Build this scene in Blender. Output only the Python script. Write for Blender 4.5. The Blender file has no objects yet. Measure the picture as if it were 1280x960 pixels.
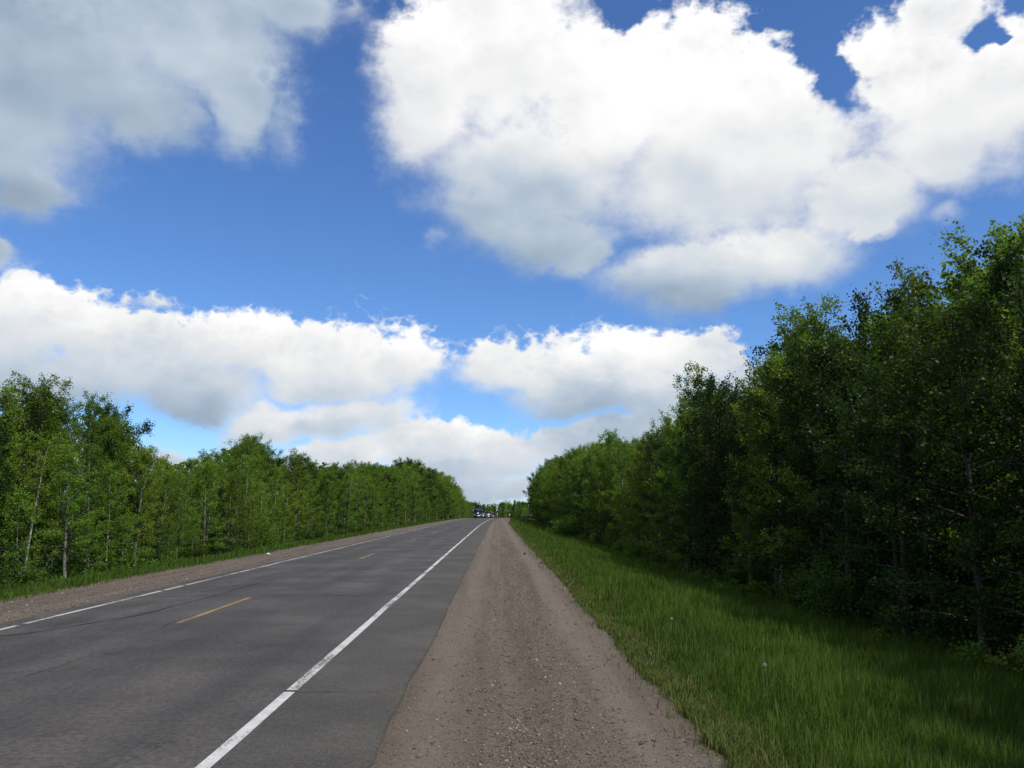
import bpy, math
import numpy as np
from mathutils import Vector, Matrix

R = math.radians
scene = bpy.context.scene
coll = scene.collection

# ------------------------------------------------------------------ camera
CAM_H = 2.1            # eye height above the right lane, metres
F_PX = 1000.0          # focal length in photo pixels (1280 wide)
PITCH = math.atan(158.0 / F_PX)
YAW = math.atan(19.0 / F_PX)
cam_d = bpy.data.cameras.new('camera')
cam_d.sensor_width = 36.0
cam_d.lens = F_PX / 1280.0 * 36.0
cam_d.clip_start = 0.05
cam_d.clip_end = 20000.0
cam = bpy.data.objects.new('camera', cam_d)
coll.objects.link(cam)
cam.location = (0, 0, CAM_H)
cam.rotation_euler = (R(90) + PITCH, 0, -YAW)
scene.camera = cam


def px_dir(u, v):
    """world direction seen at a photo pixel"""
    d = Vector((u - 640.0, 480.0 - v, -F_PX)).normalized()
    return cam.rotation_euler.to_matrix() @ d


# ------------------------------------------------------------------ light
SUN_AZ, SUN_EL = 134.0, 54.0       # clockwise from the road's direction
sd = Vector((math.sin(R(SUN_AZ)) * math.cos(R(SUN_EL)),
             math.cos(R(SUN_AZ)) * math.cos(R(SUN_EL)), math.sin(R(SUN_EL))))
sun_d = bpy.data.lights.new('sun', 'SUN')
sun_d.energy = 4.7
sun_d.angle = R(0.6)
sun_d.color = (1.0, 0.95, 0.86)
sun = bpy.data.objects.new('sun', sun_d)
coll.objects.link(sun)
sun.location = (30, -20, 60)
sun.rotation_euler = sd.to_track_quat('Z', 'Y').to_euler()

scene.view_settings.view_transform = 'Standard'
scene.view_settings.look = 'None'
scene.view_settings.gamma = 1.0
scene.view_settings.exposure = -0.2
scene.view_settings.use_curve_mapping = False

world = bpy.data.worlds.new('World')
scene.world = world
world.use_nodes = True
world.cycles.sampling_method = 'MANUAL'
world.cycles.sample_map_resolution = 512
wt = world.node_tree
wt.nodes.clear()


class NB:
    """small helper that writes shader node chains"""
    def __init__(self, tree):
        self.t = tree

    def node(self, kind, **kw):
        n = self.t.nodes.new(kind)
        for k, v in kw.items():
            setattr(n, k, v)
        return n

    def put(self, sock, val):
        if isinstance(val, bpy.types.NodeSocket):
            self.t.links.new(val, sock)
        elif val is not None:
            sock.default_value = val

    def m(self, op, a, b=None, c=None, clamp=False):
        n = self.node('ShaderNodeMath', operation=op, use_clamp=clamp)
        for i, x in enumerate((a, b, c)):
            self.put(n.inputs[i], x)
        return n.outputs[0]

    def v(self, op, a, b=None, c=None):
        n = self.node('ShaderNodeVectorMath', operation=op)
        for i, x in enumerate((a, b, c)):
            self.put(n.inputs[i], x)
        return n.outputs['Value'] if op in ('DOT_PRODUCT', 'LENGTH', 'DISTANCE') else n.outputs[0]

    def scale(self, a, s):
        n = self.node('ShaderNodeVectorMath', operation='SCALE')
        self.put(n.inputs[0], a)
        self.put(n.inputs['Scale'], s)
        return n.outputs[0]

    def noise(self, vec, scale, detail=4.0, rough=0.5, dist=0.0, col=False, lac=2.0):
        n = self.node('ShaderNodeTexNoise')
        self.put(n.inputs['Vector'], vec)
        n.inputs['Scale'].default_value = scale
        n.inputs['Detail'].default_value = detail
        n.inputs['Roughness'].default_value = rough
        n.inputs['Lacunarity'].default_value = lac
        n.inputs['Distortion'].default_value = dist
        return n.outputs['Color'] if col else n.outputs[0]

    def ramp(self, x, a, b, c=0.0, d=1.0, smooth=True):
        n = self.node('ShaderNodeMapRange', interpolation_type='SMOOTHSTEP' if smooth else 'LINEAR')
        for i, val in enumerate((x, a, b, c, d)):
            self.put(n.inputs[i], val)
        return n.outputs[0]

    def mix(self, f, a, b, mode='MIX'):
        n = self.node('ShaderNodeMix', data_type='RGBA', blend_type=mode)
        self.put(n.inputs[0], f)
        for s, x in ((n.inputs[6], a), (n.inputs[7], b)):
            if isinstance(x, tuple) and len(x) == 3:
                x = x + (1.0,)
            self.put(s, x)
        return n.outputs[2]

    def combine(self, x, y, z=0.0):
        n = self.node('ShaderNodeCombineXYZ')
        for i, val in enumerate((x, y, z)):
            self.put(n.inputs[i], val)
        return n.outputs[0]

    def sep(self, vec):
        n = self.node('ShaderNodeSeparateXYZ')
        self.put(n.inputs[0], vec)
        return n.outputs


# cumulus masses of the sky: centre and radii on the photo, brightness at the centre,
# brightness gained towards the top (pixels only give directions; they become azimuth and elevation)
CLOUDS = [
    # broad grey cloud overhead on the far side of the road
    (-60, 90, 190, 190, .52, .02), (110, 50, 170, 135, .58, .05), (250, 40, 125, 115, .66, .06),
    (300, 135, 46, 66, .56, .05), (35, 225, 62, 50, .50, .05), (370, 0, 85, 48, .58, .05),
    (200, -120, 330, 130, .60, .05), (-5, 328, 42, 32, .50, .08), (190, 150, 70, 50, .50, .03),
    # the big bright cloud
    (535, 120, 78, 100, .92, .10), (620, 60, 130, 120, 1.00, .08), (660, 215, 150, 95, .68, .22),
    (620, 270, 75, 52, .54, .12), (690, 295, 90, 42, .54, .12), (770, 110, 150, 120, 1.03, .10), (860, 100, 125, 95, 1.05, .05),
    (900, 210, 190, 110, .82, .22), (860, 345, 108, 55, .66, .30), (970, 325, 100, 58, .80, .25),
    (960, 140, 90, 100, 1.00, .10), (1130, 110, 105, 98, .96, .10), (1190, 170, 120, 82, .88, .12),
    (1080, 250, 90, 66, .80, .10), (1270, 120, 80, 100, .90, .10), (735, 322, 36, 30, .62, .10),
    (1180, 15, 60, 45, .92, .05), (1080, 300, 40, 22, .80, .05), (700, -90, 180, 110, 1.0, .05),
    # long low cloud above the wood across the road
    (50, 405, 92, 52, .86, .16), (-40, 430, 110, 66, .80, .16), (150, 440, 115, 56, .78, .20),
    (300, 438, 90, 46, .86, .18), (385, 452, 90, 42, .86, .20), (488, 456, 55, 38, .90, .14),
    (230, 482, 130, 38, .60, .16), (60, 475, 130, 34, .62, .16), (430, 484, 110, 21, .64, .16),
    # the cloud beyond the road
    (622, 460, 68, 38, .84, .16), (705, 462, 70, 40, .84, .18), (800, 452, 80, 40, .92, .14),
    (885, 448, 58, 34, .84, .12), (740, 490, 100, 26, .56, .16), (835, 500, 100, 36, .60, .14), (900, 510, 90, 60, .66, .10),
    # small ones under the long cloud
    (335, 524, 66, 34, .86, .20), (465, 522, 80, 34, .82, .20), (410, 535, 80, 18, .60, .12),
    # bank along the horizon
    (545, 560, 90, 30, .84, .20), (640, 572, 60, 26, .86, .20), (440, 568, 80, 24, .80, .16),
    (590, 592, 120, 22, .56, .10), (600, 618, 140, 20, .62, .05), (720, 560, 90, 26, .60, .10),
    (740, 535, 70, 22, .60, .08), (545, 300, 28, 18, .62, .05, .44), (165, 374, 60, 20, .72, .05, .5), (1190, 275, 50, 26, .62, .05, .5), (350, 150, 30, 60, .6, .05, .5), (455, 20, 34, 30, .6, .05, .5), (503, 458, 54, 54, .90, .16), (435, 458, 84, 48, .88, .20), (830, 560, 150, 60, .62, .10), (310, 600, 200, 40, .60, .10),
]
# blue gaps inside the clouds
GAPS = [(1048, 112, 22, 24), (1030, 55, 30, 38), (1224, 52, 15, 12), (1243, 40, 12, 16), (1258, 54, 10, 8), (768, 2, 30, 20), (792, -4, 26, 14), (1000, 10, 40, 28)]


def build_world():
    b = NB(wt)
    tc = b.node('ShaderNodeTexCoord')
    d = tc.outputs['Generated']
    s = b.sep(d)
    az = b.m('ARCTAN2', s[0], s[1])
    el = b.m('ARCSINE', s[2])
    p0 = b.combine(az, el)
    # edges of the clouds are broken up by turbulence
    dz = b.v('MULTIPLY', d, (1.0, 1.0, 1.35))
    n1 = b.v('SUBTRACT', b.noise(dz, 6.5, 2.0, 0.5, col=True), (0.5, 0.5, 0.5))
    n2 = b.v('SUBTRACT', b.noise(dz, 22.0, 4.0, 0.6, col=True), (0.5, 0.5, 0.5))
    p = b.v('MULTIPLY_ADD', n1, (0.10, 0.07, 0.0), p0)
    p = b.v('MULTIPLY_ADD', n2, (0.042, 0.036, 0.0), p)
    F = None
    V = None
    W = None
    N = None
    for (u, vv, ru, rv, sh, g, *thin_) in CLOUDS:
        c = px_dir(u, vv)
        a0, e0 = math.atan2(c.x, c.y), math.asin(c.z)
        k = F_PX / math.sqrt(F_PX ** 2 + (u - 640) ** 2 + (v_off(vv)) ** 2)
        ra, re = ru / F_PX * k / math.cos(e0), rv / F_PX * k
        q3 = b.v('MULTIPLY_ADD', p, (1 / ra, 1 / re, 0.0), (-a0 / ra, -e0 / re, 1.0))
        w = b.m('POWER', 0.3, b.v('DOT_PRODUCT', q3, q3))
        shade = b.v('DOT_PRODUCT', q3, (0.0, g, sh))
        if thin_:
            w = b.m('MULTIPLY', w, thin_[0])
        F = w if F is None else b.m('SMOOTH_MAX', F, w, 0.04)
        w2 = b.m('POWER', w, 1.5)
        W = w2 if W is None else b.m('ADD', W, w2)
        vy = b.v('DOT_PRODUCT', q3, (0.0, 1.0, 0.0))
        V = b.m('MULTIPLY', w2, vy) if V is None else b.m('MULTIPLY_ADD', w2, vy, V)
        N = b.m('MULTIPLY', w2, shade) if N is None else b.m('MULTIPLY_ADD', w2, shade, N)
    F = b.m('MULTIPLY', F, 1.0 / 0.3)                      # 1 at a centre, 0.3 on the stated radius
    for (u, vv, ru, rv) in GAPS:
        c = px_dir(u, vv)
        a0, e0 = math.atan2(c.x, c.y), math.asin(c.z)
        ra, re = ru / F_PX * .85, rv / F_PX * .85
        q3 = b.v('MULTIPLY_ADD', p, (1 / ra, 1 / re, 0.0), (-a0 / ra, -e0 / re, 0.0))
        w = b.m('POWER', 0.3, b.v('DOT_PRODUCT', q3, q3))
        F = b.m('MULTIPLY_ADD', w, -0.62, F)
    shade = b.m('DIVIDE', N, b.m('ADD', W, 1e-4))
    # the same kind of broken cumulus goes on all round and overhead
    pl = b.v('DIVIDE', d, b.combine(b.m('ADD', b.m('MAXIMUM', s[2], 0.0), 0.22), b.m('ADD', b.m('MAXIMUM', s[2], 0.0), 0.22), 1.0))
    gen = b.noise(b.v('ADD', pl, (3.7, 1.3, 0.0)), 1.1, 4.0, 0.55)
    genF = b.ramp(gen, 0.44, 0.60, 0.0, 0.9)
    out_az = b.ramp(b.m('ABSOLUTE', az), 0.60, 0.76)
    out_el = b.ramp(el, 0.62, 0.74)
    outm = b.m('MAXIMUM', out_az, out_el)
    F = b.m('ADD', b.m('MULTIPLY', F, b.m('SUBTRACT', 1.0, outm)), b.m('MULTIPLY', genF, outm))
    gsh = b.ramp(gen, 0.46, 0.72, 0.95, 0.55)
    mx = b.node('ShaderNodeMix', data_type='FLOAT')
    b.put(mx.inputs[0], outm); b.put(mx.inputs[2], shade); b.put(mx.inputs[3], gsh)
    shade = mx.outputs[0]
    # distant clouds close up into a soft grey bank along the whole horizon
    bank = b.m('MULTIPLY', b.ramp(el, 0.105, 0.03), 0.50)
    F = b.m('MAXIMUM', F, bank)
    far = b.ramp(el, 0.10, 0.045)
    mxb = b.node('ShaderNodeMix', data_type='FLOAT')
    b.put(mxb.inputs[0], b.m('MULTIPLY', far, 0.6)); b.put(mxb.inputs[2], shade); mxb.inputs[3].default_value = 0.66
    shade = mxb.outputs[0]
    # fine erosion and the lit and shaded billows
    e1 = b.noise(dz, 20.0, 7.0, 0.66)
    fine = b.m('SUBTRACT', e1, 0.5)
    dens = b.m('MULTIPLY_ADD', fine, 0.56, F)
    lump1 = b.noise(dz, 6.0, 3.0, 0.5)
    lump2 = b.noise(b.v('ADD', dz, (0.016, -0.008, 0.034)), 6.0, 3.0, 0.5)
    relief = b.m('SUBTRACT', lump1, lump2)
    # crisp billowing tops, soft dissolving bases
    upper = b.ramp(b.m('DIVIDE', V, b.m('ADD', W, 1e-4)), -0.35, 0.55)
    bil = b.m('ABSOLUTE', b.m('SUBTRACT', b.noise(dz, 30.0, 4.0, 0.55), 0.5))
    dens = b.m('MULTIPLY_ADD', b.m('MULTIPLY', b.m('SUBTRACT', 0.09, bil), upper), 1.3, dens)
    alpha = b.ramp(dens, b.m('MULTIPLY_ADD', upper, 0.11, 0.13), b.m('MULTIPLY_ADD', upper, -0.26, 0.78))
    shade = b.m('MULTIPLY_ADD', b.m('MULTIPLY', b.m('SUBTRACT', 0.08, bil), upper), 0.55, shade)
    thin = b.m('POWER', alpha, 1.15)
    shade = b.m('MULTIPLY_ADD', relief, 0.62, shade)
    # thin edges scatter more light than the thick middle
    edge = b.m('SUBTRACT', 1.0, b.ramp(dens, 0.25, 0.85))
    shade = b.m('MULTIPLY_ADD', edge, 0.07, shade)
    shade = b.m('MINIMUM', b.m('MAXIMUM', shade, 0.2), 1.06)
    grey = b.ramp(shade, 0.42, 0.98)
    tint = b.mix(grey, (0.74, 0.95, 1.20), (1.0, 1.0, 1.0))
    ccol = b.v('MULTIPLY', tint, b.combine(shade, shade, shade))
    # clear sky
    sky = b.node('ShaderNodeTexSky', sky_type='NISHITA', sun_disc=False)
    sky.sun_elevation = R(SUN_EL)
    sky.sun_rotation = R(SUN_AZ)
    sky.altitude = 300.0
    sky.air_density = SKY[0]
    sky.dust_density = SKY[1]
    sky.ozone_density = SKY[2]
    skyc = b.scale(sky.outputs[0], SKY[3])
    skyc = b.v('MULTIPLY', skyc, SKY[4])
    ccol = b.scale(ccol, 1.0 / W_STR * CLOUD_GAIN)
    col = b.mix(thin, skyc, ccol)
    bg = b.node('ShaderNodeBackground')
    b.put(bg.inputs[0], col)
    bg.inputs[1].default_value = W_STR
    out = b.node('ShaderNodeOutputWorld')
    wt.links.new(bg.outputs[0], out.inputs[0])


def v_off(v):
    return 480.0 - v


W_STR = 0.1
CLOUD_GAIN = 1.10
SKY = (1.0, 0.0, 3.0, 1.10, (0.80, 1.12, 1.55))
build_world()

# ------------------------------------------------------------------ helpers
rng = np.random.default_rng(11)


def tag(o, label=None, cat=None, group=None, kind=None):
    for k, v in (('label', label), ('category', cat), ('group', group), ('kind', kind)):
        if v:
            o[k] = v
    return o


def np_mesh(name, verts, faces, mats, midx=None, smooth=False):
    """mesh from numpy arrays; faces is (n,3) or (n,4) or a list of such arrays"""
    if not isinstance(faces, list):
        faces = [faces]
    faces = [np.asarray(f, dtype=np.int32) for f in faces if len(f)]
    me = bpy.data.meshes.new(name)
    verts = np.asarray(verts, dtype=np.float32)
    me.vertices.add(len(verts))
    me.vertices.foreach_set('co', verts.ravel())
    loops = np.concatenate([f.ravel() for f in faces])
    totals = np.concatenate([np.full(len(f), f.shape[1], dtype=np.int32) for f in faces])
    starts = np.concatenate(([0], np.cumsum(totals)[:-1])).astype(np.int32)
    me.loops.add(len(loops))
    me.loops.foreach_set('vertex_index', loops)
    me.polygons.add(len(totals))
    me.polygons.foreach_set('loop_start', starts)
    me.polygons.foreach_set('loop_total', totals)
    if midx is not None:
        me.polygons.foreach_set('material_index', np.asarray(midx, dtype=np.int32))
    if smooth:
        me.polygons.foreach_set('use_smooth', np.ones(len(totals), dtype=bool))
    for m in (mats if isinstance(mats, (list, tuple)) else [mats]):
        me.materials.append(m)
    me.update(calc_edges=True)
    return me


def link(name, me, parent=None, loc=(0, 0, 0), rot=(0, 0, 0), sc=(1, 1, 1)):
    o = bpy.data.objects.new(name, me)
    coll.objects.link(o)
    o.location = loc
    o.rotation_euler = rot
    o.scale = sc
    if parent:
        o.parent = parent
    return o


def grid_faces(nr, nc):
    """quads of a grid of nr rows and nc columns (row-major)"""
    i = np.arange(nr - 1)[:, None] * nc + np.arange(nc - 1)[None, :]
    i = i.ravel()
    return np.stack([i, i + 1, i + nc + 1, i + nc], axis=1)


class Geo:
    """collects tubes, boxes and loose faces into one mesh"""
    def __init__(self):
        self.v, self.q, self.t, self.n = [], [], [], 0

    def add(self, v, q=None, t=None):
        v = np.asarray(v, float).reshape(-1, 3)
        if q is not None and len(q):
            self.q.append(np.asarray(q) + self.n)
        if t is not None and len(t):
            self.t.append(np.asarray(t) + self.n)
        self.v.append(v)
        self.n += len(v)

    def tube(self, pts, rad, sides=6, cap=True):
        pts = np.asarray(pts, float)
        k = len(pts)
        rad = np.broadcast_to(np.asarray(rad, float), (k,))
        tg = np.gradient(pts, axis=0)
        tg /= np.linalg.norm(tg, axis=1)[:, None] + 1e-9
        ref = np.where(np.abs(tg[:, 2:3]) > .9, np.array([[1., 0, 0]]), np.array([[0, 0, 1.]]))
        a = np.cross(tg, ref)
        a /= np.linalg.norm(a, axis=1)[:, None] + 1e-9
        b = np.cross(tg, a)
        th = np.arange(sides) / sides * 2 * math.pi
        ring = (np.cos(th)[None, :, None] * a[:, None, :] + np.sin(th)[None, :, None] * b[:, None, :])
        v = pts[:, None, :] + ring * rad[:, None, None]
        i = np.arange(k - 1)[:, None] * sides
        j = np.arange(sides)[None, :]
        jn = (j + 1) % sides
        q = np.stack([(i + j), (i + jn), (i + sides + jn), (i + sides + j)], axis=-1).reshape(-1, 4)
        t = None
        vv = v.reshape(-1, 3)
        if cap:
            vv = np.vstack([vv, pts[:1], pts[-1:]])
            c0, c1 = k * sides, k * sides + 1
            jj = np.arange(sides)
            jn = (jj + 1) % sides
            t = np.vstack([np.stack([np.full(sides, c0), jn, jj], 1),
                           np.stack([np.full(sides, c1), (k - 1) * sides + jj, (k - 1) * sides + jn], 1)])
        self.add(vv, q, t)

    def prism(self, poly, x0, x1, axis=0):
        """extrude a closed 2-D outline (other two axes) between x0 and x1"""
        poly = np.asarray(poly, float)
        n = len(poly)

        def lay(x):
            o = np.zeros((n, 3))
            rest = [i for i in range(3) if i != axis]
            o[:, axis] = x
            o[:, rest[0]] = poly[:, 0]
            o[:, rest[1]] = poly[:, 1]
            return o
        v = np.vstack([lay(x0), lay(x1), lay(x0).mean(0)[None], lay(x1).mean(0)[None]])
        j = np.arange(n)
        jn = (j + 1) % n
        q = np.stack([j, jn, jn + n, j + n], 1)
        t = np.vstack([np.stack([jn, j, np.full(n, 2 * n)], 1), np.stack([j + n, jn + n, np.full(n, 2 * n + 1)], 1)])
        self.add(v, q, t)

    def box(self, c, s, taper=1.0, rz=0.0):
        x, y, z = np.asarray(s, float) / 2
        v = np.array([[-x, -y, -z], [x, -y, -z], [x, y, -z], [-x, y, -z],
                      [-x * taper, -y * taper, z], [x * taper, -y * taper, z], [x * taper, y * taper, z], [-x * taper, y * taper, z]])
        if rz:
            cs, sn = math.cos(rz), math.sin(rz)
            v[:, :2] = np.stack([v[:, 0] * cs - v[:, 1] * sn, v[:, 0] * sn + v[:, 1] * cs], 1)
        self.add(v + np.asarray(c, float), [[0, 3, 2, 1], [4, 5, 6, 7], [0, 1, 5, 4], [1, 2, 6, 5], [2, 3, 7, 6], [3, 0, 4, 7]])

    def mesh(self, name, mat, smooth=False):
        fs = []
        if self.q:
            fs.append(np.vstack(self.q))
        if self.t:
            fs.append(np.vstack(self.t))
        return np_mesh(name, np.vstack(self.v), fs, mat, smooth=smooth)


def fbm2(x, y, scale, seed=0, octs=4):
    """cheap smooth value noise for shapes, about -1..1"""
    r = np.random.default_rng(seed)
    out = np.zeros_like(x, float)
    amp, tot = 1.0, 0.0
    for k in range(octs):
        ph = r.uniform(0, 100, 2)
        tab = r.uniform(-1, 1, (64, 64))
        xs, ys = x * scale + ph[0], y * scale + ph[1]
        xi, yi = np.floor(xs).astype(int), np.floor(ys).astype(int)
        fx, fy = xs - xi, ys - yi
        fx, fy = fx * fx * (3 - 2 * fx), fy * fy * (3 - 2 * fy)
        g = lambda a, b: tab[a % 64, b % 64]
        out += amp * ((g(xi, yi) * (1 - fx) + g(xi + 1, yi) * fx) * (1 - fy) + (g(xi, yi + 1) * (1 - fx) + g(xi + 1, yi + 1) * fx) * fy)
        tot += amp
        amp *= .5
        scale *= 2.03
    return out / tot


# ------------------------------------------------------------------ materials
def mat(name):
    m = bpy.data.materials.new(name)
    m.use_nodes = True
    nt = m.node_tree
    nt.nodes.clear()
    b = NB(nt)
    out = b.node('ShaderNodeOutputMaterial')
    return m, b, out


def principled(b, out, col, rough=0.8, spec=0.3, bump=None, bump_d=0.01, bump_s=1.0, metal=0.0):
    p = b.node('ShaderNodeBsdfPrincipled')
    b.put(p.inputs['Base Color'], col if not (isinstance(col, tuple) and len(col) == 3) else col + (1.0,))
    b.put(p.inputs['Roughness'], rough)
    p.inputs['Specular IOR Level'].default_value = spec
    p.inputs['Metallic'].default_value = metal
    if bump is not None:
        bn = b.node('ShaderNodeBump')
        bn.inputs['Strength'].default_value = bump_s
        bn.inputs['Distance'].default_value = bump_d
        b.put(bn.inputs['Height'], bump)
        b.t.links.new(bn.outputs[0], p.inputs['Normal'])
    b.t.links.new(p.outputs[0], out.inputs[0])
    return p


def plain(name, col, rough=0.6, spec=0.4, metal=0.0):
    """a painted or moulded surface with a little dirt"""
    m, b, out = mat(name)
    tc = b.node('ShaderNodeTexCoord').outputs['Object']
    n = b.noise(tc, 3.0, 4.0, 0.6)
    dark = tuple(c * .72 for c in col)
    principled(b, out, b.mix(b.ramp(n, .35, .65), dark, col), rough, spec, metal=metal)
    return m


def leaf_mat(name, col, col2, trans=0.48, seed_var=0.6):
    """thin leaves: diffuse plus light let through, each leaf and each tree slightly different"""
    m, b, out = mat(name)
    isl = b.node('ShaderNodeNewGeometry').outputs['Random Per Island']
    rnd = b.node('ShaderNodeObjectInfo').outputs['Random']
    c = b.mix(isl, col, col2)
    k = b.m('MULTIPLY_ADD', rnd, seed_var, 1.0 - seed_var / 2)
    c = b.scale(c, k)
    # some trees lean to yellow, some to blue-green
    hs = b.node('ShaderNodeHueSaturation')
    b.put(hs.inputs['Color'], c)
    b.put(hs.inputs['Hue'], b.m('MULTIPLY_ADD', b.m('FRACT', b.m('MULTIPLY', rnd, 7.31)), 0.034, 0.480))
    hs.inputs['Saturation'].default_value = 1.0
    c = hs.outputs[0]
    df = b.node('ShaderNodeBsdfDiffuse')
    b.put(df.inputs[0], c)
    tr = b.node('ShaderNodeBsdfTranslucent')
    b.put(tr.inputs[0], b.v('MULTIPLY', c, (1.25, 1.2, 0.5)))
    mx = b.node('ShaderNodeMixShader')
    mx.inputs[0].default_value = trans
    b.t.links.new(df.outputs[0], mx.inputs[1])
    b.t.links.new(tr.outputs[0], mx.inputs[2])
    gl = b.node('ShaderNodeBsdfGlossy')
    gl.inputs['Roughness'].default_value = 0.45
    gl.inputs[0].default_value = (1, 1, 1, 1)
    mx2 = b.node('ShaderNodeMixShader')
    mx2.inputs[0].default_value = 0.014
    b.t.links.new(mx.outputs[0], mx2.inputs[1])
    b.t.links.new(gl.outputs[0], mx2.inputs[2])
    b.t.links.new(mx2.outputs[0], out.inputs[0])
    return m


def bark_mat(name, base, mark, amount, zs=6.0):
    m, b, out = mat(name)
    tc = b.node('ShaderNodeTexCoord').outputs['Object']
    n = b.noise(b.v('MULTIPLY', tc, (9.0, 9.0, zs)), 2.0, 4.0, 0.6)
    n2 = b.noise(tc, 1.3, 3.0)
    c = b.mix(b.ramp(n, 1 - amount - .05, 1 - amount + .05), base, mark)
    c = b.mix(b.ramp(n2, .45, .75, 0, .5), c, mark)
    principled(b, out, c, .85, .2, bump=n, bump_d=.01)
    return m


MAT = {}
MAT['aspen_leaf'] = leaf_mat('aspen_leaf', (.098, .176, .017), (.156, .256, .028))
MAT['birch_leaf'] = leaf_mat('birch_leaf', (.112, .196, .019), (.172, .278, .033))
MAT['shade_toned_maple_leaf'] = leaf_mat('shade_toned_maple_leaf', (.022, .048, .009), (.042, .080, .014))  # dark species, deepened further to paint the near wood's shade into the leaves
MAT['needle'] = leaf_mat('needle', (.016, .036, .012), (.028, .056, .018), trans=.1)
MAT['shrub_leaf'] = leaf_mat('shrub_leaf', (.066, .134, .015), (.104, .188, .025))
MAT['lime_leaf'] = leaf_mat('lime_leaf', (.095, .195, .018), (.140, .255, .030))
MAT['aspen_bark'] = bark_mat('aspen_bark', (.22, .22, .17), (.05, .05, .04), .42)
MAT['birch_bark'] = bark_mat('birch_bark', (.42, .40, .35), (.07, .06, .05), .40, 22.0)
MAT['dark_bark'] = bark_mat('dark_bark', (.075, .062, .048), (.03, .026, .022), .45)
MAT['dead_bark'] = bark_mat('dead_bark', (.20, .18, .16), (.09, .08, .07), .45)


def asphalt_mat():
    m, b, out = mat('asphalt')
    g = b.node('ShaderNodeTexCoord').outputs['Object']
    s = b.sep(g)
    long_ = b.v('MULTIPLY', g, (1.0, 0.06, 1.0))
    streak = b.noise(long_, 1.1, 5.0, .6)
    patch = b.noise(g, .35, 5.0, .6)
    fine = b.noise(g, 55.0, 4.0, .8)
    wob = b.m('MULTIPLY_ADD', b.m('SUBTRACT', b.noise(long_, .8, 2.0), .5), .9, s[0])
    c = b.mix(b.ramp(patch, .38, .66), (.044, .0385, .0335), (.080, .070, .060))
    # oil and tyre polish along the wheel paths, soft-edged
    for x0, wd, am in ((-3.3, .40, .55), (-4.95, .50, .62), (-7.05, .55, .66), (-8.55, .40, .5), (-5.75, .22, .35)):
        t = b.ramp(b.m('ABSOLUTE', b.m('SUBTRACT', wob, x0)), 0.0, wd * 1.7, 1.0, 0.0)
        t = b.m('MULTIPLY', t, b.ramp(streak, .25, .7, am * .35, am))
        c = b.mix(t, c, (.027, .0245, .0235))
    mot = b.noise(g, 13.0, 7.0, .85)
    c = b.scale(c, b.ramp(mot, .34, .66, .52, 1.55))
    # worn aggregate: pale and dark stones in the surface
    c = b.mix(b.ramp(fine, .53, .70, 0, .8), c, (.165, .143, .118))
    c = b.mix(b.ramp(fine, .47, .30, 0, .8), c, (.020, .019, .018))
    # fine wandering cracks filled with dirt
    vor = b.node('ShaderNodeTexVoronoi', feature='DISTANCE_TO_EDGE')
    b.put(vor.inputs['Vector'], b.v('MULTIPLY_ADD', b.noise(g, .9, 5.0, .65, col=True), (1.6, 1.6, 0), b.v('MULTIPLY', g, (.55, .30, 1))))
    vor.inputs['Scale'].default_value = .8
    crk = b.m('MULTIPLY', b.ramp(vor.outputs[0], .012, .003), b.ramp(b.noise(g, .5, 2.0), .5, .6))
    c = b.mix(b.m('MULTIPLY', crk, .6), c, (.022, .021, .020))
    principled(b, out, c, b.ramp(streak, .3, .7, .72, .86), .35, bump=b.m('MULTIPLY_ADD', crk, -.6, fine), bump_d=.006, bump_s=.8)
    return m


def shoulder_asphalt_mat():
    m, b, out = mat('shoulder_asphalt')
    g = b.node('ShaderNodeTexCoord').outputs['Object']
    patch = b.noise(g, .5, 5.0, .6)
    fine = b.noise(g, 48.0, 4.0, .8)
    vor = b.node('ShaderNodeTexVoronoi')
    b.put(vor.inputs['Vector'], g)
    vor.inputs['Scale'].default_value = 60.0
    c = b.mix(b.ramp(patch, .35, .68), (.068, .061, .050), (.104, .094, .078))
    mot = b.noise(g, 15.0, 7.0, .88)
    c = b.scale(c, b.ramp(mot, .32, .68, .58, 1.45))
    c = b.mix(b.ramp(fine, .5, .72, 0, .8), c, (.24, .225, .20))
    c = b.mix(b.ramp(fine, .46, .28, 0, .7), c, (.035, .033, .03))
    c = b.mix(.35, c, b.scale(vor.outputs['Color'], .22), 'OVERLAY')
    principled(b, out, c, .85, .3, bump=fine, bump_d=.008, bump_s=.9)
    return m


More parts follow.
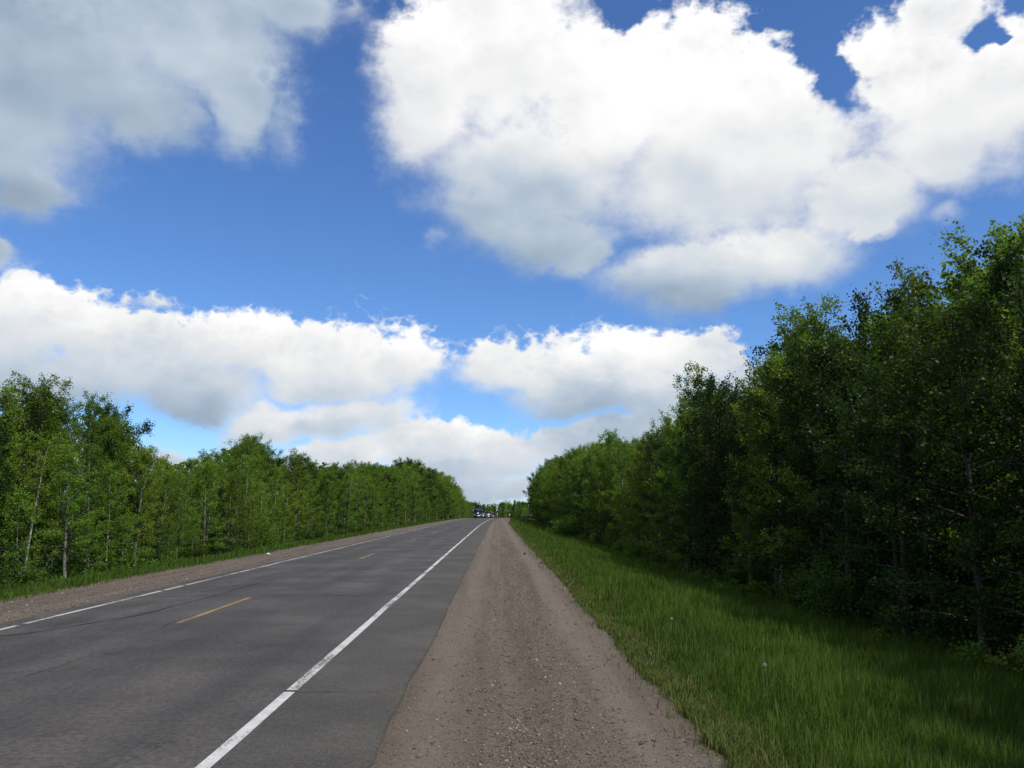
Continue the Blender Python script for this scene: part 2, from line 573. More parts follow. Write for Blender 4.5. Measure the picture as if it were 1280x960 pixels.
def gravel_mat():
    m, b, out = mat('gravel_soil')
    g = b.node('ShaderNodeTexCoord').outputs['Object']
    s = b.sep(g)
    long_ = b.v('MULTIPLY', g, (1.0, 0.05, 1.0))
    streak = b.noise(long_, 2.4, 5.0, .6)
    patch = b.noise(g, .8, 5.0, .6)
    fine = b.noise(g, 60.0, 4.0, .75)
    vor = b.node('ShaderNodeTexVoronoi')
    b.put(vor.inputs['Vector'], g)
    vor.inputs['Scale'].default_value = 42.0
    c = b.mix(b.ramp(streak, .36, .64), (.080, .060, .043), (.136, .105, .078))
    # loose dark stone in the middle, fine pale sand towards both sides
    wob = b.m('MULTIPLY_ADD', b.m('SUBTRACT', b.noise(long_, .9, 3.0), .5), .5, s[0])
    for x0, wd, am in ((-.62, .26, .65), (1.36, .26, .8), (.13, .10, .45), (-.1, .06, .3)):
        t = b.ramp(b.m('ABSOLUTE', b.m('SUBTRACT', wob, x0)), 0.0, wd * 1.5, am, 0.0)
        c = b.mix(t, c, (.168, .134, .102))
    c = b.mix(b.ramp(patch, .42, .7, 0, .6), c, (.124, .094, .072))
    peb = b.scale(vor.outputs['Color'], .27)
    hs = b.node('ShaderNodeHueSaturation')
    b.put(hs.inputs['Color'], peb)
    hs.inputs['Saturation'].default_value = .22
    c = b.mix(b.ramp(fine, .40, .62, .08, .38), c, b.v('MULTIPLY', hs.outputs[0], (1.18, .97, .80)))
    c = b.mix(b.ramp(fine, .47, .30, 0, .6), c, (.045, .035, .028))
    h = b.m('MULTIPLY_ADD', vor.outputs['Distance'], -1.0, fine)
    principled(b, out, c, .95, .15, bump=h, bump_d=.012, bump_s=.9)
    return m


def soil_mat():
    m, b, out = mat('verge_soil')
    g = b.node('ShaderNodeTexCoord').outputs['Object']
    n = b.noise(g, .9, 6.0, .65)
    f = b.noise(g, 25.0, 4.0, .7)
    c = b.mix(b.ramp(n, .35, .65), (.030, .052, .014), (.055, .080, .022))
    c = b.mix(b.ramp(f, .45, .7, 0, .7), c, (.070, .062, .030))
    principled(b, out, c, .95, .1, bump=f, bump_d=.04)
    return m


def paint_mat(name, col, wear=.5):
    m, b, out = mat(name)
    g = b.node('ShaderNodeTexCoord').outputs['Object']
    n = b.noise(g, 26.0, 5.0, .75)
    n2 = b.noise(b.v('MULTIPLY', g, (1, .25, 1)), 2.2, 4.0, .7)
    w = b.m('ADD', b.m('MULTIPLY', n, .6), b.m('MULTIPLY', n2, .55))
    c = b.mix(b.ramp(b.noise(g, 5.0, 3.0), .3, .7), col, tuple(x * .82 for x in col))
    c = b.mix(b.ramp(w, .70 - wear * .2, .80 - wear * .2), c, (.085, .078, .070))
    principled(b, out, c, .75, .3, bump=n, bump_d=.004)
    return m


MAT['asphalt'] = asphalt_mat()
MAT['shoulder'] = shoulder_asphalt_mat()
MAT['gravel'] = gravel_mat()
MAT['soil'] = soil_mat()
MAT['white_paint'] = paint_mat('white_paint', (.56, .55, .51), .62)
MAT['thin_white_paint'] = paint_mat('thin_white_paint', (.46, .45, .42), .72)
MAT['yellow_paint'] = paint_mat('yellow_paint', (.43, .25, .055), .75)
MAT['crack'] = plain('crack_sealant', (.022, .021, .021), .7)

# ------------------------------------------------------------------ the lie of the land
# x is measured from the camera's line on the gravel shoulder, y along the road
X_EDGE_L, X_LINE_L, X_MID, X_LINE_R, X_PAVE_R, X_GRAV_R = -9.75, -9.25, -6.0, -2.42, -1.07, 1.86
X_GRAV_L = -12.0


def bend(y):
    """the road swings gently to the right beyond 100 m"""
    y = np.asarray(y, float)
    t = np.clip(y - 95.0, 0, None)
    return 1.05e-4 * t * t


def crest(y):
    """level, then over a low crest at about 235 m"""
    y = np.asarray(y, float)
    t = np.clip(y - 215.0, 0, None)
    return -4.2 * (1 - np.exp(-(t / 190.0) ** 2))


def smooth(t):
    t = np.clip(t, 0, 1)
    return t * t * (3 - 2 * t)


def road_z(x):
    return -0.10 * smooth((-6.0 - x) / 3.6)


def side_z(x):
    """height of the natural ground against the road level"""
    x = np.asarray(x, float)
    r = -0.055 - 0.95 * smooth((x - 2.1) / 7.0) + 0.35 * smooth((x - 10.5) / 8)
    l = -0.14 - 0.85 * smooth((-12.0 - x) / 4.6) + 0.35 * smooth((-18.5 - x) / 6)
    return np.where(x > -5, r, l)


def ground_z(x, y):
    x = np.asarray(x, float)
    y = np.asarray(y, float)
    rel = x - bend(y)
    z = side_z(rel) + crest(y)
    far = smooth((np.abs(rel + 4) - 12) / 10)
    z = z + far * 0.25 * fbm2(x, y, .06, 3, 3) + .05 * fbm2(x, y, .5, 4, 3) * smooth((np.abs(rel + 5) - 7.4) / 1.5)
    return z


ys_long = np.concatenate([np.arange(-30, 40, 1.0), np.arange(40, 120, 2.5), np.arange(120, 460, 6.0), np.geomspace(460, 9000, 36)])

# the ground: one sheet out to the horizon
xs = np.concatenate([-np.geomspace(9000, 60, 24), np.arange(-55, -18, 4), np.arange(-18, -11.9, .75), [-11.6, -10.6, -9.2, -5, -1.2, 1.2],
                     [1.55, 1.8, 2.05, 2.25], np.arange(2.6, 11, .6), np.arange(11.5, 20, 2), np.arange(22, 58, 4), np.geomspace(60, 9000, 24)])
gx, gy = np.meshgrid(xs, ys_long)
gz = ground_z(gx + bend(gy) * 1.0, gy)
inroad = (gx > -11.8) & (gx < 1.85)
gz = np.where(inroad, crest(gy) - .32, gz)
ground = link('ground', np_mesh('ground', np.stack([gx + np.minimum(bend(gy), 60), gy, gz], -1).reshape(-1, 3), grid_faces(*gx.shape), MAT['soil'], smooth=True))
tag(ground, kind='structure')


def ribbon(name, xs, ys, zf, material, parent=None, smooth_=True):
    """a sheet that follows the road; xs across, ys along"""
    a, b_ = np.meshgrid(np.asarray(xs, float), np.asarray(ys, float))
    z = zf(a, b_) + crest(b_)
    me = np_mesh(name, np.stack([a + bend(b_), b_, z], -1).reshape(-1, 3), grid_faces(*a.shape), material, smooth=smooth_)
    return link(name, me, parent)


ys_road = ys_long[ys_long < 470]
road = tag(ribbon('road', [X_EDGE_L, -9.2, -8.4, -7.5, -6.6, -6, -4, X_LINE_R + .10], ys_road, lambda a, b_: road_z(a), MAT['asphalt']), kind='structure')
# the paved shoulder has a broken, dropping edge
yy = np.concatenate([np.arange(-10, 40, .12), ys_road[ys_road > 40]])
edge = X_PAVE_R + .035 * fbm2(yy, yy * 0, 1.4, 21, 5) + .05 * fbm2(yy, yy * 0, .22, 22, 2)
cols = [np.full_like(yy, X_LINE_R + .10), np.full_like(yy, -1.8), edge - .05, edge, edge + .008]
zc = [.0, .0, -.002, -.012, -.075]
a = np.stack(cols, 1)
z = np.stack([np.full_like(yy, q) for q in zc], 1) + crest(yy)[:, None]
ps = link('paved_shoulder', np_mesh('paved_shoulder', np.stack([a + bend(yy)[:, None], np.repeat(yy[:, None], 5, 1), z], -1).reshape(-1, 3), grid_faces(len(yy), 5), MAT['shoulder']))
tag(ps, kind='structure')


def gravel_z(a, b_):
    """ruts and tyre tracks of the loose shoulder"""
    w = .10 * fbm2(b_, a * 0, .12, 31, 2)
    z = -.048 + 0 * a
    for x0, wd, dp in ((-.55, .16, .010), (.02, .14, .014), (.38, .10, .012), (.78, .16, .016), (1.28, .22, .012)):
        z = z - dp * np.exp(-((a - x0 - w) / wd) ** 2)
    z = z + .010 * fbm2(a, b_, 2.2, 32, 4) + .006 * fbm2(a, b_, 11.0, 33, 2)
    z = z + .035 * np.exp(-((a - 1.9) / .16) ** 2) * (.6 + .5 * fbm2(b_, a * 0, .7, 34, 3))
    return z


def lgravel_z(a, b_):
    return -.125 + .012 * fbm2(a, b_, 1.2, 35, 4)


xs_g = np.linspace(X_PAVE_R - .12, X_GRAV_R + .62, 66)
ys_g = np.concatenate([np.arange(3, 22, .06), np.arange(22, 45, .2), np.arange(45, 120, 1.0), ys_road[ys_road >= 120]])
gs = tag(ribbon('gravel_shoulder', xs_g, ys_g, gravel_z, MAT['gravel']), kind='structure')
ys_gl = np.concatenate([np.arange(-10, 60, .5), ys_road[ys_road >= 60]])
gl_ = tag(ribbon('gravel_shoulder_far_side', np.linspace(X_GRAV_L - .5, X_EDGE_L + .08, 14), ys_gl, lgravel_z, MAT['gravel']), kind='structure')

# painted lines, broken where the frost cracks cross the road
CRACKS = [9.9, 20.5, 29.3, 38.0, 48.5, 58.0, 69.0, 83.0]
LCRACKS = [13.0, 16.3, 23.0, 24.6, 29.6, 31.0, 40.5, 52.0, 66.0]


def line_pieces(name, xc, width, y0, y1, gaps, material, gap=.10):
    stops = [y0] + [g for g in gaps if y0 < g < y1] + [y1]
    for k in range(len(stops) - 1):
        a0 = stops[k] + (gap / 2 if k else 0)
        a1 = stops[k + 1] - (gap / 2 if k < len(stops) - 2 else 0)
        n = max(2, int((a1 - a0) / (.25 if a1 < 60 else 5.0)))
        y = np.linspace(a0, a1, n)
        wl = width / 2 * (1 + .07 * fbm2(y, y * 0, 2.5, 41 + k, 3))
        wr = width / 2 * (1 + .07 * fbm2(y, y * 0, 2.5, 71 + k, 3))
        wob = .012 * fbm2(y, y * 0, .3, 5, 2)
        v = np.stack([np.stack([xc - wl + wob + bend(y), y, road_z(xc - wl) + crest(y) + .004], -1),
                      np.stack([xc + wr + wob + bend(y), y, road_z(xc + wr) + crest(y) + .004], -1)], 1)
        link(name, np_mesh(name, v.reshape(-1, 3), grid_faces(n, 2), material), road)


line_pieces('edge_line', X_LINE_R, .13, -8, 330, CRACKS, MAT['white_paint'])
line_pieces('edge_line', X_LINE_L, .12, 2, 330, LCRACKS, MAT['thin_white_paint'], .22)
for k in range(11):      # yellow dashes of the middle line
    y0 = 15.7 + k * 20.3
    if y0 > 180:
        break
    line_pieces('centre_dash', X_MID, .095, y0, y0 + 4.5, [], MAT['yellow_paint'])


def crack_strip(pts, wd, seed):
    """a wandering crack sealed with tar, a thin sheet on the road"""
    pts = np.asarray(pts, float)
    d = np.concatenate([[0], np.cumsum(np.linalg.norm(np.diff(pts, axis=0), axis=1))])
    n = max(8, int(d[-1] / .06))
    t = np.linspace(0, d[-1], n)
    x = np.interp(t, d, pts[:, 0])
    y = np.interp(t, d, pts[:, 1])
    tx, ty = np.gradient(x), np.gradient(y)
    ln = np.hypot(tx, ty)
    nx, ny = -ty / ln, tx / ln
    off = .10 * fbm2(t, t * 0, .9, seed, 5)
    w = wd * np.clip(.55 + .9 * fbm2(t, t * 0, 2.0, seed + 1, 4), .12, None)
    w *= np.clip(np.minimum(t, d[-1] - t) / .3, .1, 1)
    L = np.stack([x + nx * (off + w), y + ny * (off + w)], 1)
    Rr = np.stack([x + nx * (off - w), y + ny * (off - w)], 1)
    v = np.stack([L, Rr], 1).reshape(-1, 2)
    zz = road_z(v[:, 0]) + .008 + crest(v[:, 1])
    v = np.column_stack([v[:, 0] + bend(v[:, 1]), v[:, 1], zz])
    return np_mesh('crack_seal', v, grid_faces(n, 2), MAT['crack'])


def seal(pts, wd, seed):
    link('crack_seal', crack_strip(pts, wd, seed), road)


for k, y in enumerate(CRACKS):
    wd = .022 + .006 * (y > 25) + .01 * (y > 45)
    if k == 0:
        seal([(-2.75, y + .02), (-1.15, y - .05)], .012, 100)
    else:
        seal([(-9.5, y + .9 * math.sin(k)), (-6.2, y + .35), (-2.42, y), (-1.15, y - .12)], wd, 101 + 3 * k)
seal([(-9.6, 14.2), (-8.4, 14.9), (-7.4, 17.0), (-7.1, 21.0), (-7.0, 27.0)], .035, 140)
seal([(-9.4, 24.4), (-7.0, 24.9), (-6.3, 24.8)], .03, 150)
seal([(-6.1, 21.8), (-4.2, 22.4), (-3.4, 22.3)], .02, 160)
seal([(-6.05, 8.0), (-6.0, 12.0), (-6.12, 16.2)], .007, 170)
seal([(-5.2, 9.5), (-4.9, 9.9), (-4.4, 9.85)], .010, 180)
seal([(-6.9, 10.6), (-6.2, 11.2), (-5.7, 11.1)], .009, 190)


# ------------------------------------------------------------------ trees
def leaf_quads(r, pos, size, up=.35, asp=.8, fold=.25):
    """folded diamond leaves at the given points"""
    n = len(pos)
    d = r.normal(size=(n, 3))
    d[:, 2] -= .35
    d /= np.linalg.norm(d, axis=1)[:, None]
    nn = r.normal(size=(n, 3))
    nn[:, 2] += up * 2.2
    side = np.cross(d, nn)
    side /= np.linalg.norm(side, axis=1)[:, None] + 1e-9
    nrm = np.cross(side, d)
    s = size[:, None]
    base = pos - d * s * .5
    tip = pos + d * s * .5
    mid = pos - d * s * .06
    l = mid + side * s * .5 * asp + nrm * s * fold * .4
    rr = mid - side * s * .5 * asp + nrm * s * fold * .4
    v = np.stack([base, l, tip, rr], 1).reshape(-1, 3)
    return v


def quad_idx(n):
    return np.arange(n * 4).reshape(n, 4)


def needle_quads(r, pos, ax, ln, wd):
    n = len(pos)
    nn = r.normal(size=(n, 3)) + np.array([0, 0, .8])
    side = np.cross(ax, nn)
    side /= np.linalg.norm(side, axis=1)[:, None] + 1e-9
    a = pos - side * wd[:, None] * .5
    b = pos + side * wd[:, None] * .5
    tip = pos + ax * ln[:, None]
    return np.stack([a, b, tip + side * wd[:, None] * .2, tip - side * wd[:, None] * .2], 1).reshape(-1, 3)


def broadleaf(seed, H=9.0, W=1.55, t0=.16, n_pri=48, up0=18, up1=62, leaf=.072, per=34, r0=.085, peak=.38, lean=.25, twig=(.20, .50), bark='aspen_bark', leafm='aspen_leaf', stems=1, spread=.078):
    r = np.random.default_rng(seed)
    g, gb = Geo(), Geo()
    A, B, cnt = [], [], []
    for st in range(stems):
        n = 11
        tz = np.linspace(0, 1, n)
        wx = np.cumsum(r.normal(0, .022 * H / 9, n)) + lean * r.normal() * tz ** 1.5
        wy = np.cumsum(r.normal(0, .022 * H / 9, n)) + lean * r.normal() * tz ** 1.5
        hs = H * (1 if st == 0 else r.uniform(.7, .95))
        ba = r.uniform(0, 2 * math.pi)
        bo = 0 if stems == 1 else .22
        if stems > 1:
            wx = wx + math.cos(ba) * (bo + tz * W * .45)
            wy = wy + math.sin(ba) * (bo + tz * W * .45)
        path = np.stack([wx, wy, tz * hs], 1)
        path[0, 2] = -.25
        rad = r0 * ((1 - tz) ** .85) + .007
        rad[0] *= 1.35
        g.tube(path, rad, 8)
        for k in range(n_pri):
            t = t0 + (.975 - t0) * ((k + r.uniform(-.4, .4)) / n_pri)
            t = min(max(t, t0), .985)
            p0 = np.array([np.interp(t, tz, path[:, i]) for i in range(3)])
            az = k * 2.39996 + r.uniform(-.5, .5) + ba
            prof = (.62 + .38 * min(1, (t - t0) / max(.01, peak - t0))) if t < peak else max(.16, math.sqrt(max(0.0, 1 - ((t - peak) / (1 - peak)) ** 2.2)))
            L = W * prof * r.uniform(.62, 1.18)
            e = R(up0 + (up1 - up0) * t + r.uniform(-12, 12))
            d0 = np.array([math.cos(az) * math.cos(e), math.sin(az) * math.cos(e), math.sin(e)])
            s = np.linspace(0, 1, 5)[:, None]
            bp = p0 + d0 * L * s + np.array([0, 0, 1.]) * L * (.18 * s ** 2 if t > .5 else -.12 * s ** 2) + r.normal(0, .03, (5, 3)) * s * L
            br = np.interp(t, tz, rad) * .42 * (1 - s[:, 0] * .85) + .003
            gb.tube(bp, br, 4, cap=False)
            full = r.uniform(.5, 1.3)
            for q in range(max(4, int(L * 5.2))):
                u = r.uniform(.22, 1.02)
                a = np.array([np.interp(u, s[:, 0], bp[:, i]) for i in range(3)])
                dd = d0 * .6 + r.normal(0, .62, 3)
                dd[2] += .15
                dd /= np.linalg.norm(dd)
                b_ = a + dd * r.uniform(*twig) * (.5 + .5 * prof)
                if r.random() < .35:
                    gb.tube([a, b_], [.005, .0025], 3, cap=False)
                A.append(a); B.append(b_); cnt.append(per * full * r.uniform(.6, 1.3))
        # leading shoot
        top = path[-1]
        for q in range(7):
            dd = r.normal(0, .35, 3); dd[2] = abs(dd[2]) + .5
            A.append(top - [0, 0, .25 * q * .4]); B.append(top + dd * .38 - [0, 0, .1 * q]); cnt.append(per * .7)
    A, B = np.array(A), np.array(B)
    cnt = np.array(cnt).astype(int)
    ix = np.repeat(np.arange(len(A)), cnt)
    f = r.uniform(.1, 1.12, len(ix))[:, None]
    pos = A[ix] * (1 - f) + B[ix] * f + r.normal(0, spread, (len(ix), 3))
    pos = pos[pos[:, 2] > .05]
    size = leaf * r.uniform(.65, 1.3, len(pos))
    lv = leaf_quads(r, pos, size)
    nq = sum(len(q) for q in g.q)
    nt_ = sum(len(t_) for t_ in g.t)
    nb = sum(len(q) for q in gb.q)
    tm = np_mesh('trunk', np.vstack(g.v + gb.v), [np.vstack(g.q), np.vstack(gb.q) + g.n, np.vstack(g.t)], [MAT[bark], MAT['dark_bark']],
                 np.concatenate([np.zeros(nq), np.ones(nb), np.zeros(nt_)]), True)
    return (tm, np_mesh('crown', lv, quad_idx(len(pos)), MAT[leafm]), dict(H=H, leaf=lv, path=path, rad=rad, bark=bark, leafm=leafm))


def spruce(seed, H=8.5, W=1.5, dens=1.0):
    r = np.random.default_rng(seed)
    g = Geo()
    tz = np.linspace(0, 1, 9)
    path = np.stack([np.cumsum(r.normal(0, .01, 9)), np.cumsum(r.normal(0, .01, 9)), tz * H], 1)
    path[0, 2] = -.25
    rad = .10 * (1 - tz) + .006
    g.tube(path, rad, 8)
    P, AX, LN, WD = [], [], [], []
    z = .35
    while z < H * .985:
        t = z / H
        nb = int(6 + 2 * r.random())
        for k in range(nb):
            az = r.uniform(0, 2 * math.pi)
            L = W * (1 - t) ** .85 * r.uniform(.7, 1.12) + .06
            dr = -.30 + .75 * t
            d0 = np.array([math.cos(az), math.sin(az), dr])
            d0 /= np.linalg.norm(d0)
            s = np.linspace(0, 1, 5)[:, None]
            bp = np.array([0, 0, z + r.uniform(-.1, .1)]) + d0 * L * s + np.array([0, 0, .22 * L]) * s ** 2
            g.tube(bp, .018 * (1 - t) * (1 - s[:, 0] * .8) + .003, 3, cap=False)
            m = int(L * 62 * dens) + 6
            u = r.uniform(.12, 1.0, m)
            pp = np.stack([np.interp(u, s[:, 0], bp[:, i]) for i in range(3)], 1)
            sd_ = np.array([-d0[1], d0[0], 0])
            sg = r.choice([-1, 1], m)[:, None]
            ax = d0 * r.uniform(.35, .9, (m, 1)) + sd_ * sg * r.uniform(.2, .95, (m, 1)) + np.array([0, 0, 1.]) * r.normal(-.12, .22, (m, 1))
            ax /= np.linalg.norm(ax, axis=1)[:, None]
            P.append(pp); AX.append(ax); LN.append(L * .28 * (1.1 - u) + r.uniform(.07, .16, m)); WD.append(r.uniform(.016, .036, m))
        z += .20 + .10 * r.random()
    P, AX, LN, WD = np.vstack(P), np.vstack(AX), np.concatenate(LN), np.concatenate(WD)
    lv = needle_quads(r, P, AX, LN, WD)
    return (g.mesh('trunk', MAT['dark_bark'], True), np_mesh('crown', lv, quad_idx(len(P)), MAT['needle']), dict(H=H, leaf=lv, path=path, rad=rad, bark='dark_bark', leafm='needle'))


def snag(seed, H=5.0):
    """dead tree with bare, tangled branches"""
    r = np.random.default_rng(seed)
    g = Geo()
    tz = np.linspace(0, 1, 8)
    path = np.stack([tz * .4 + np.cumsum(r.normal(0, .03, 8)), np.cumsum(r.normal(0, .03, 8)), tz * H], 1)
    path[0, 2] = -.2
    g.tube(path, .07 * (1 - tz) + .01, 7)
    g2 = Geo()
    for k in range(70):
        t = r.uniform(.12, .98)
        p = np.array([np.interp(t, tz, path[:, i]) for i in range(3)])
        d = r.normal(0, 1, 3); d[2] = r.uniform(-.5, .3); d /= np.linalg.norm(d)
        L = r.uniform(.4, 1.2) * (1.1 - t * .6)
        s = np.linspace(0, 1, 5)[:, None]
        bp = p + d * L * s + np.array([0, 0, -.35 * L]) * s ** 2 + r.normal(0, .05, (5, 3)) * s
        g2.tube(bp, .014 * (1 - s[:, 0] * .8) + .002, 4, cap=False)
        for q in range(4):
            u = r.uniform(.3, 1); a = np.array([np.interp(u, s[:, 0], bp[:, i]) for i in range(3)])
            dd = d * .5 + r.normal(0, .6, 3)
            g2.tube([a, a + dd * .2, a + dd * .35 + [0, 0, -.08]], [.006, .004, .002], 3, cap=False)
    return g.mesh('trunk', MAT['dead_bark'], True), g2.mesh('branches', MAT['dead_bark'])


def shrub(seed, H=1.6, W=1.2, n=2600, leaf=.07, leafm='shrub_leaf', stems=9):
    r = np.random.default_rng(seed)
    g = Geo()
    P = []
    for k in range(stems):
        az = r.uniform(0, 2 * math.pi)
        ex = r.uniform(.1, 1) ** .7
        tip = np.array([math.cos(az) * W * .5 * ex, math.sin(az) * W * .5 * ex, H * r.uniform(.6, .95) * (1 - .35 * ex)])
        s = np.linspace(0, 1, 5)[:, None]
        b0 = np.array([tip[0] * .12, tip[1] * .12, -.1])
        bp = b0 + (tip - b0) * s + r.normal(0, .05 * H / 1.6, (5, 3)) * s
        g.tube(bp, .016 * (1 - .8 * s[:, 0]) + .003, 4, cap=False)
        for q in range(5):
            u = r.uniform(.35, 1)
            a = np.array([np.interp(u, s[:, 0], bp[:, i]) for i in range(3)])
            dd = r.normal(0, .7, 3); dd[2] = abs(dd[2]) * .7
            b_ = a + dd * .28 * W
            g.tube([a, b_], [.006, .003], 3, cap=False)
            m = int(n / stems / 5 * r.uniform(.6, 1.4))
            f = r.uniform(0, 1.1, (m, 1))
            P.append(a * (1 - f) + b_ * f + r.normal(0, .07 * W / 1.2, (m, 3)))
    P = np.vstack(P)
    P = P[P[:, 2] > .03]
    lv = leaf_quads(r, P, leaf * r.uniform(.65, 1.3, len(P)))
    return g.mesh('stems', MAT['dark_bark']), np_mesh('leaves', lv, quad_idx(len(P)), MAT[leafm])


KINDS = {
    'aspen': [broadleaf(s, H=9.0, W=w, t0=t0, n_pri=n, r0=.08, per=48, leaf=.074) for s, w, t0, n in ((1, 1.95, .15, 46), (2, 1.7, .20, 44), (3, 2.25, .12, 50), (4, 1.85, .24, 42), (5, 2.05, .10, 50))],
    'birch': [broadleaf(s, H=8.0, W=w, t0=t0, n_pri=38, up0=25, up1=58, leaf=.068, per=44, r0=.045, bark='birch_bark', leafm='birch_leaf', lean=.35) for s, w, t0 in ((11, 1.6, .16), (12, 1.45, .28), (13, 1.8, .12))],
    'maple': [broadleaf(s, H=8.5, W=w, t0=.08, n_pri=46, up0=10, up1=50, leaf=.082, per=44, r0=.09, bark='dark_bark', leafm='shade_toned_maple_leaf', peak=.45, spread=.095) for s, w in ((21, 2.5), (22, 2.1), (23, 2.35))],
    'spruce': [spruce(31, 8.5, 1.5), spruce(32, 8.0, 1.25)],
    'young': [broadleaf(s, H=5.0, W=1.15, t0=.07, n_pri=30, up0=25, up1=58, leaf=.08, per=24, r0=.035, leafm='lime_leaf', lean=.2) for s in (41, 42)],
}
SHRUBS = [shrub(51, 1.7, 1.7), shrub(52, 1.2, 1.5, 2000), shrub(53, 2.2, 1.6, 3200, .08), shrub(54, 1.0, 1.2, 1500, .09)]


def thing(name, loc, rz, sc, label, cat, group=None):
    o = bpy.data.objects.new(name, None)
    o.empty_display_size = .3
    coll.objects.link(o)
    o.location = loc
    o.rotation_euler = (0, 0, rz)
    o.scale = sc if isinstance(sc, tuple) else (sc, sc, sc)
    return tag(o, label, cat, group)


def plant(name, meshes, x, y, sc, rz, label, cat, group=None, parts=('trunk', 'crown')):
    o = thing(name, (x, y, float(ground_z(x, y))), rz, sc, label, cat, group)
    for nm, me in zip(parts, meshes):
        link(nm, me, o)
    return o


# skyline of the two woods on the photo; a tree may reach up to it and no higher
SKY_R = [(655, 636), (662, 622), (668, 598), (680, 578), (700, 568), (740, 548), (765, 541), (800, 542), (835, 526), (850, 497), (873, 460), (905, 476), (930, 476),
         (950, 445), (975, 410), (1010, 384), (1040, 394), (1072, 412), (1090, 365), (1130, 340), (1165, 346), (1195, 350), (1230, 308), (1255, 276), (1285, 268), (1500, 240), (2200, 200)]
SKY_L = [(-900, 420), (0, 487), (25, 484), (52, 474), (75, 489), (100, 494), (130, 503), (150, 520), (163, 553), (187, 551), (205, 570), (235, 569), (265, 561), (300, 556),
         (318, 545), (340, 564), (370, 569), (400, 579), (440, 580), (480, 580), (515, 576), (545, 589), (560, 595), (572, 610), (582, 626), (640, 636)]
CM = cam.rotation_euler.to_matrix().transposed()


def project(x, y, z):
    d = CM @ Vector((x, y, z - CAM_H))
    if d.z > -.2:
        return (9999.0 if x > 0 else -9999.0), 480.0
    return 640 + F_PX * d.x / -d.z, 480 - F_PX * d.y / -d.z


def skyline_height(x, y):
    tab = SKY_R if x > float(bend(y)) - 5 else SKY_L
    gz_ = float(ground_z(x, y))
    z = gz_ + 8
    for _ in range(4):
        u, _v = project(x, y, z)
        ve = np.interp(u, [p[0] for p in tab], [p[1] for p in tab])
        d = px_dir(min(max(u, -600), 1900), ve)
        z = CAM_H + d.z / math.hypot(d.x, d.y) * math.hypot(x, y)
    return z - gz_


tr = np.random.default_rng(77)
count = {}


PLACE = {'R': 'the wood beside the grass bank', 'L': 'the wood across the road'}
LOOK = {'aspen': 'green aspen', 'maple': 'dark leafy maple', 'birch': 'pale stemmed birch', 'spruce': 'conical dark spruce', 'young': 'lime young aspen'}
HABIT = {'aspen': ('even-crowned', 'narrow', 'wide', 'bare-footed', 'low-branched'), 'maple': ('wide', 'narrow', 'full'), 'birch': ('leafy', 'bare-footed', 'low-branched'), 'spruce': ('broad', 'slim'), 'young': ('slim', 'bushy')}


def describe(kind, side, h, rowno, k, y):
    size = 'tall' if h > 8.3 else 'short' if h < 6.2 else 'middling'
    end = 'the crest end of ' if y > 110 else ''
    where = ('fronting ' if rowno == 0 else 'inside ' if end else 'behind the front trees of ') + end + PLACE[side]
    return '%s %s %s %s' % (size, HABIT[kind][k], LOOK[kind], where)


def grow(kind, side, x, y, h, label=None, group=True, wide=1.0, var=None, cap=15.0, rowno=0):
    vs = KINDS[kind]
    k = int(tr.integers(len(vs))) if var is None else var
    t, c, info = vs[k]
    s = min(h, cap) / (info['H'] + (.0 if kind == 'spruce' else .25))
    sx = s ** .7 * wide * tr.uniform(.9, 1.15) if s < 1.6 else s * .85 * wide
    lab = describe(kind, side, min(h, cap), rowno, k, y)
    grp = lab if group else None
    plant('%s_tree' % ('young_aspen' if kind == 'young' else kind), (t, c), x, y, (sx, sx, s), tr.uniform(0, 6.28), label or lab, 'tree', grp)
    count[(kind, side)] = count.get((kind, side), 0) + 1


def row(side, rowno, x0, jit, y0, y1, step, grow_step, f0, f1, mixk):
    y = y0
    while y < y1:
        st = step + grow_step * y
        yy = y + tr.uniform(-.35, .35) * st
        x = x0 + tr.uniform(-jit, jit) + float(bend(yy))
        hm = skyline_height(x, yy)
        mk = dict(mixk)
        if side == 'R':
            mk = {'maple': .95, 'spruce': .05} if yy < 26 else {'maple': .72, 'aspen': .25, 'spruce': .03} if yy < 40 else {'aspen': .74, 'maple': .18, 'birch': .08}  # darkened maples crowd the near end, their leaf colour standing in for shade
        kind = str(tr.choice(list(mk), p=np.array(list(mk.values())) / sum(mk.values())))
        if hm > 2.0:
            h = hm * tr.uniform(f0, f1)
            if kind in ('young',):
                h = min(h, tr.uniform(2.6, 5.0))
            if kind == 'spruce':
                h = min(h, hm * .93)
            grow(kind, side, x, yy, h, wide=1.0 + .0018 * yy, rowno=rowno)
        y += st


# trees that stand out
def hero(kind, side, rel, u, v, label, var=None, name=None, wide=1.0):
    """a tree whose top shows at photo pixel (u, v), standing rel metres from the road's axis"""
    d = px_dir(u, v)
    y = 60.0
    for _ in range(30):
        y = (rel + float(bend(y))) / (d.x / d.y)
    x = rel + float(bend(y))
    h = CAM_H + d.z / math.hypot(d.x, d.y) * math.hypot(x, y) - float(ground_z(x, y))
    grow(kind, side, x, y, h, label, group=False, wide=wide, var=var)
    return x, y


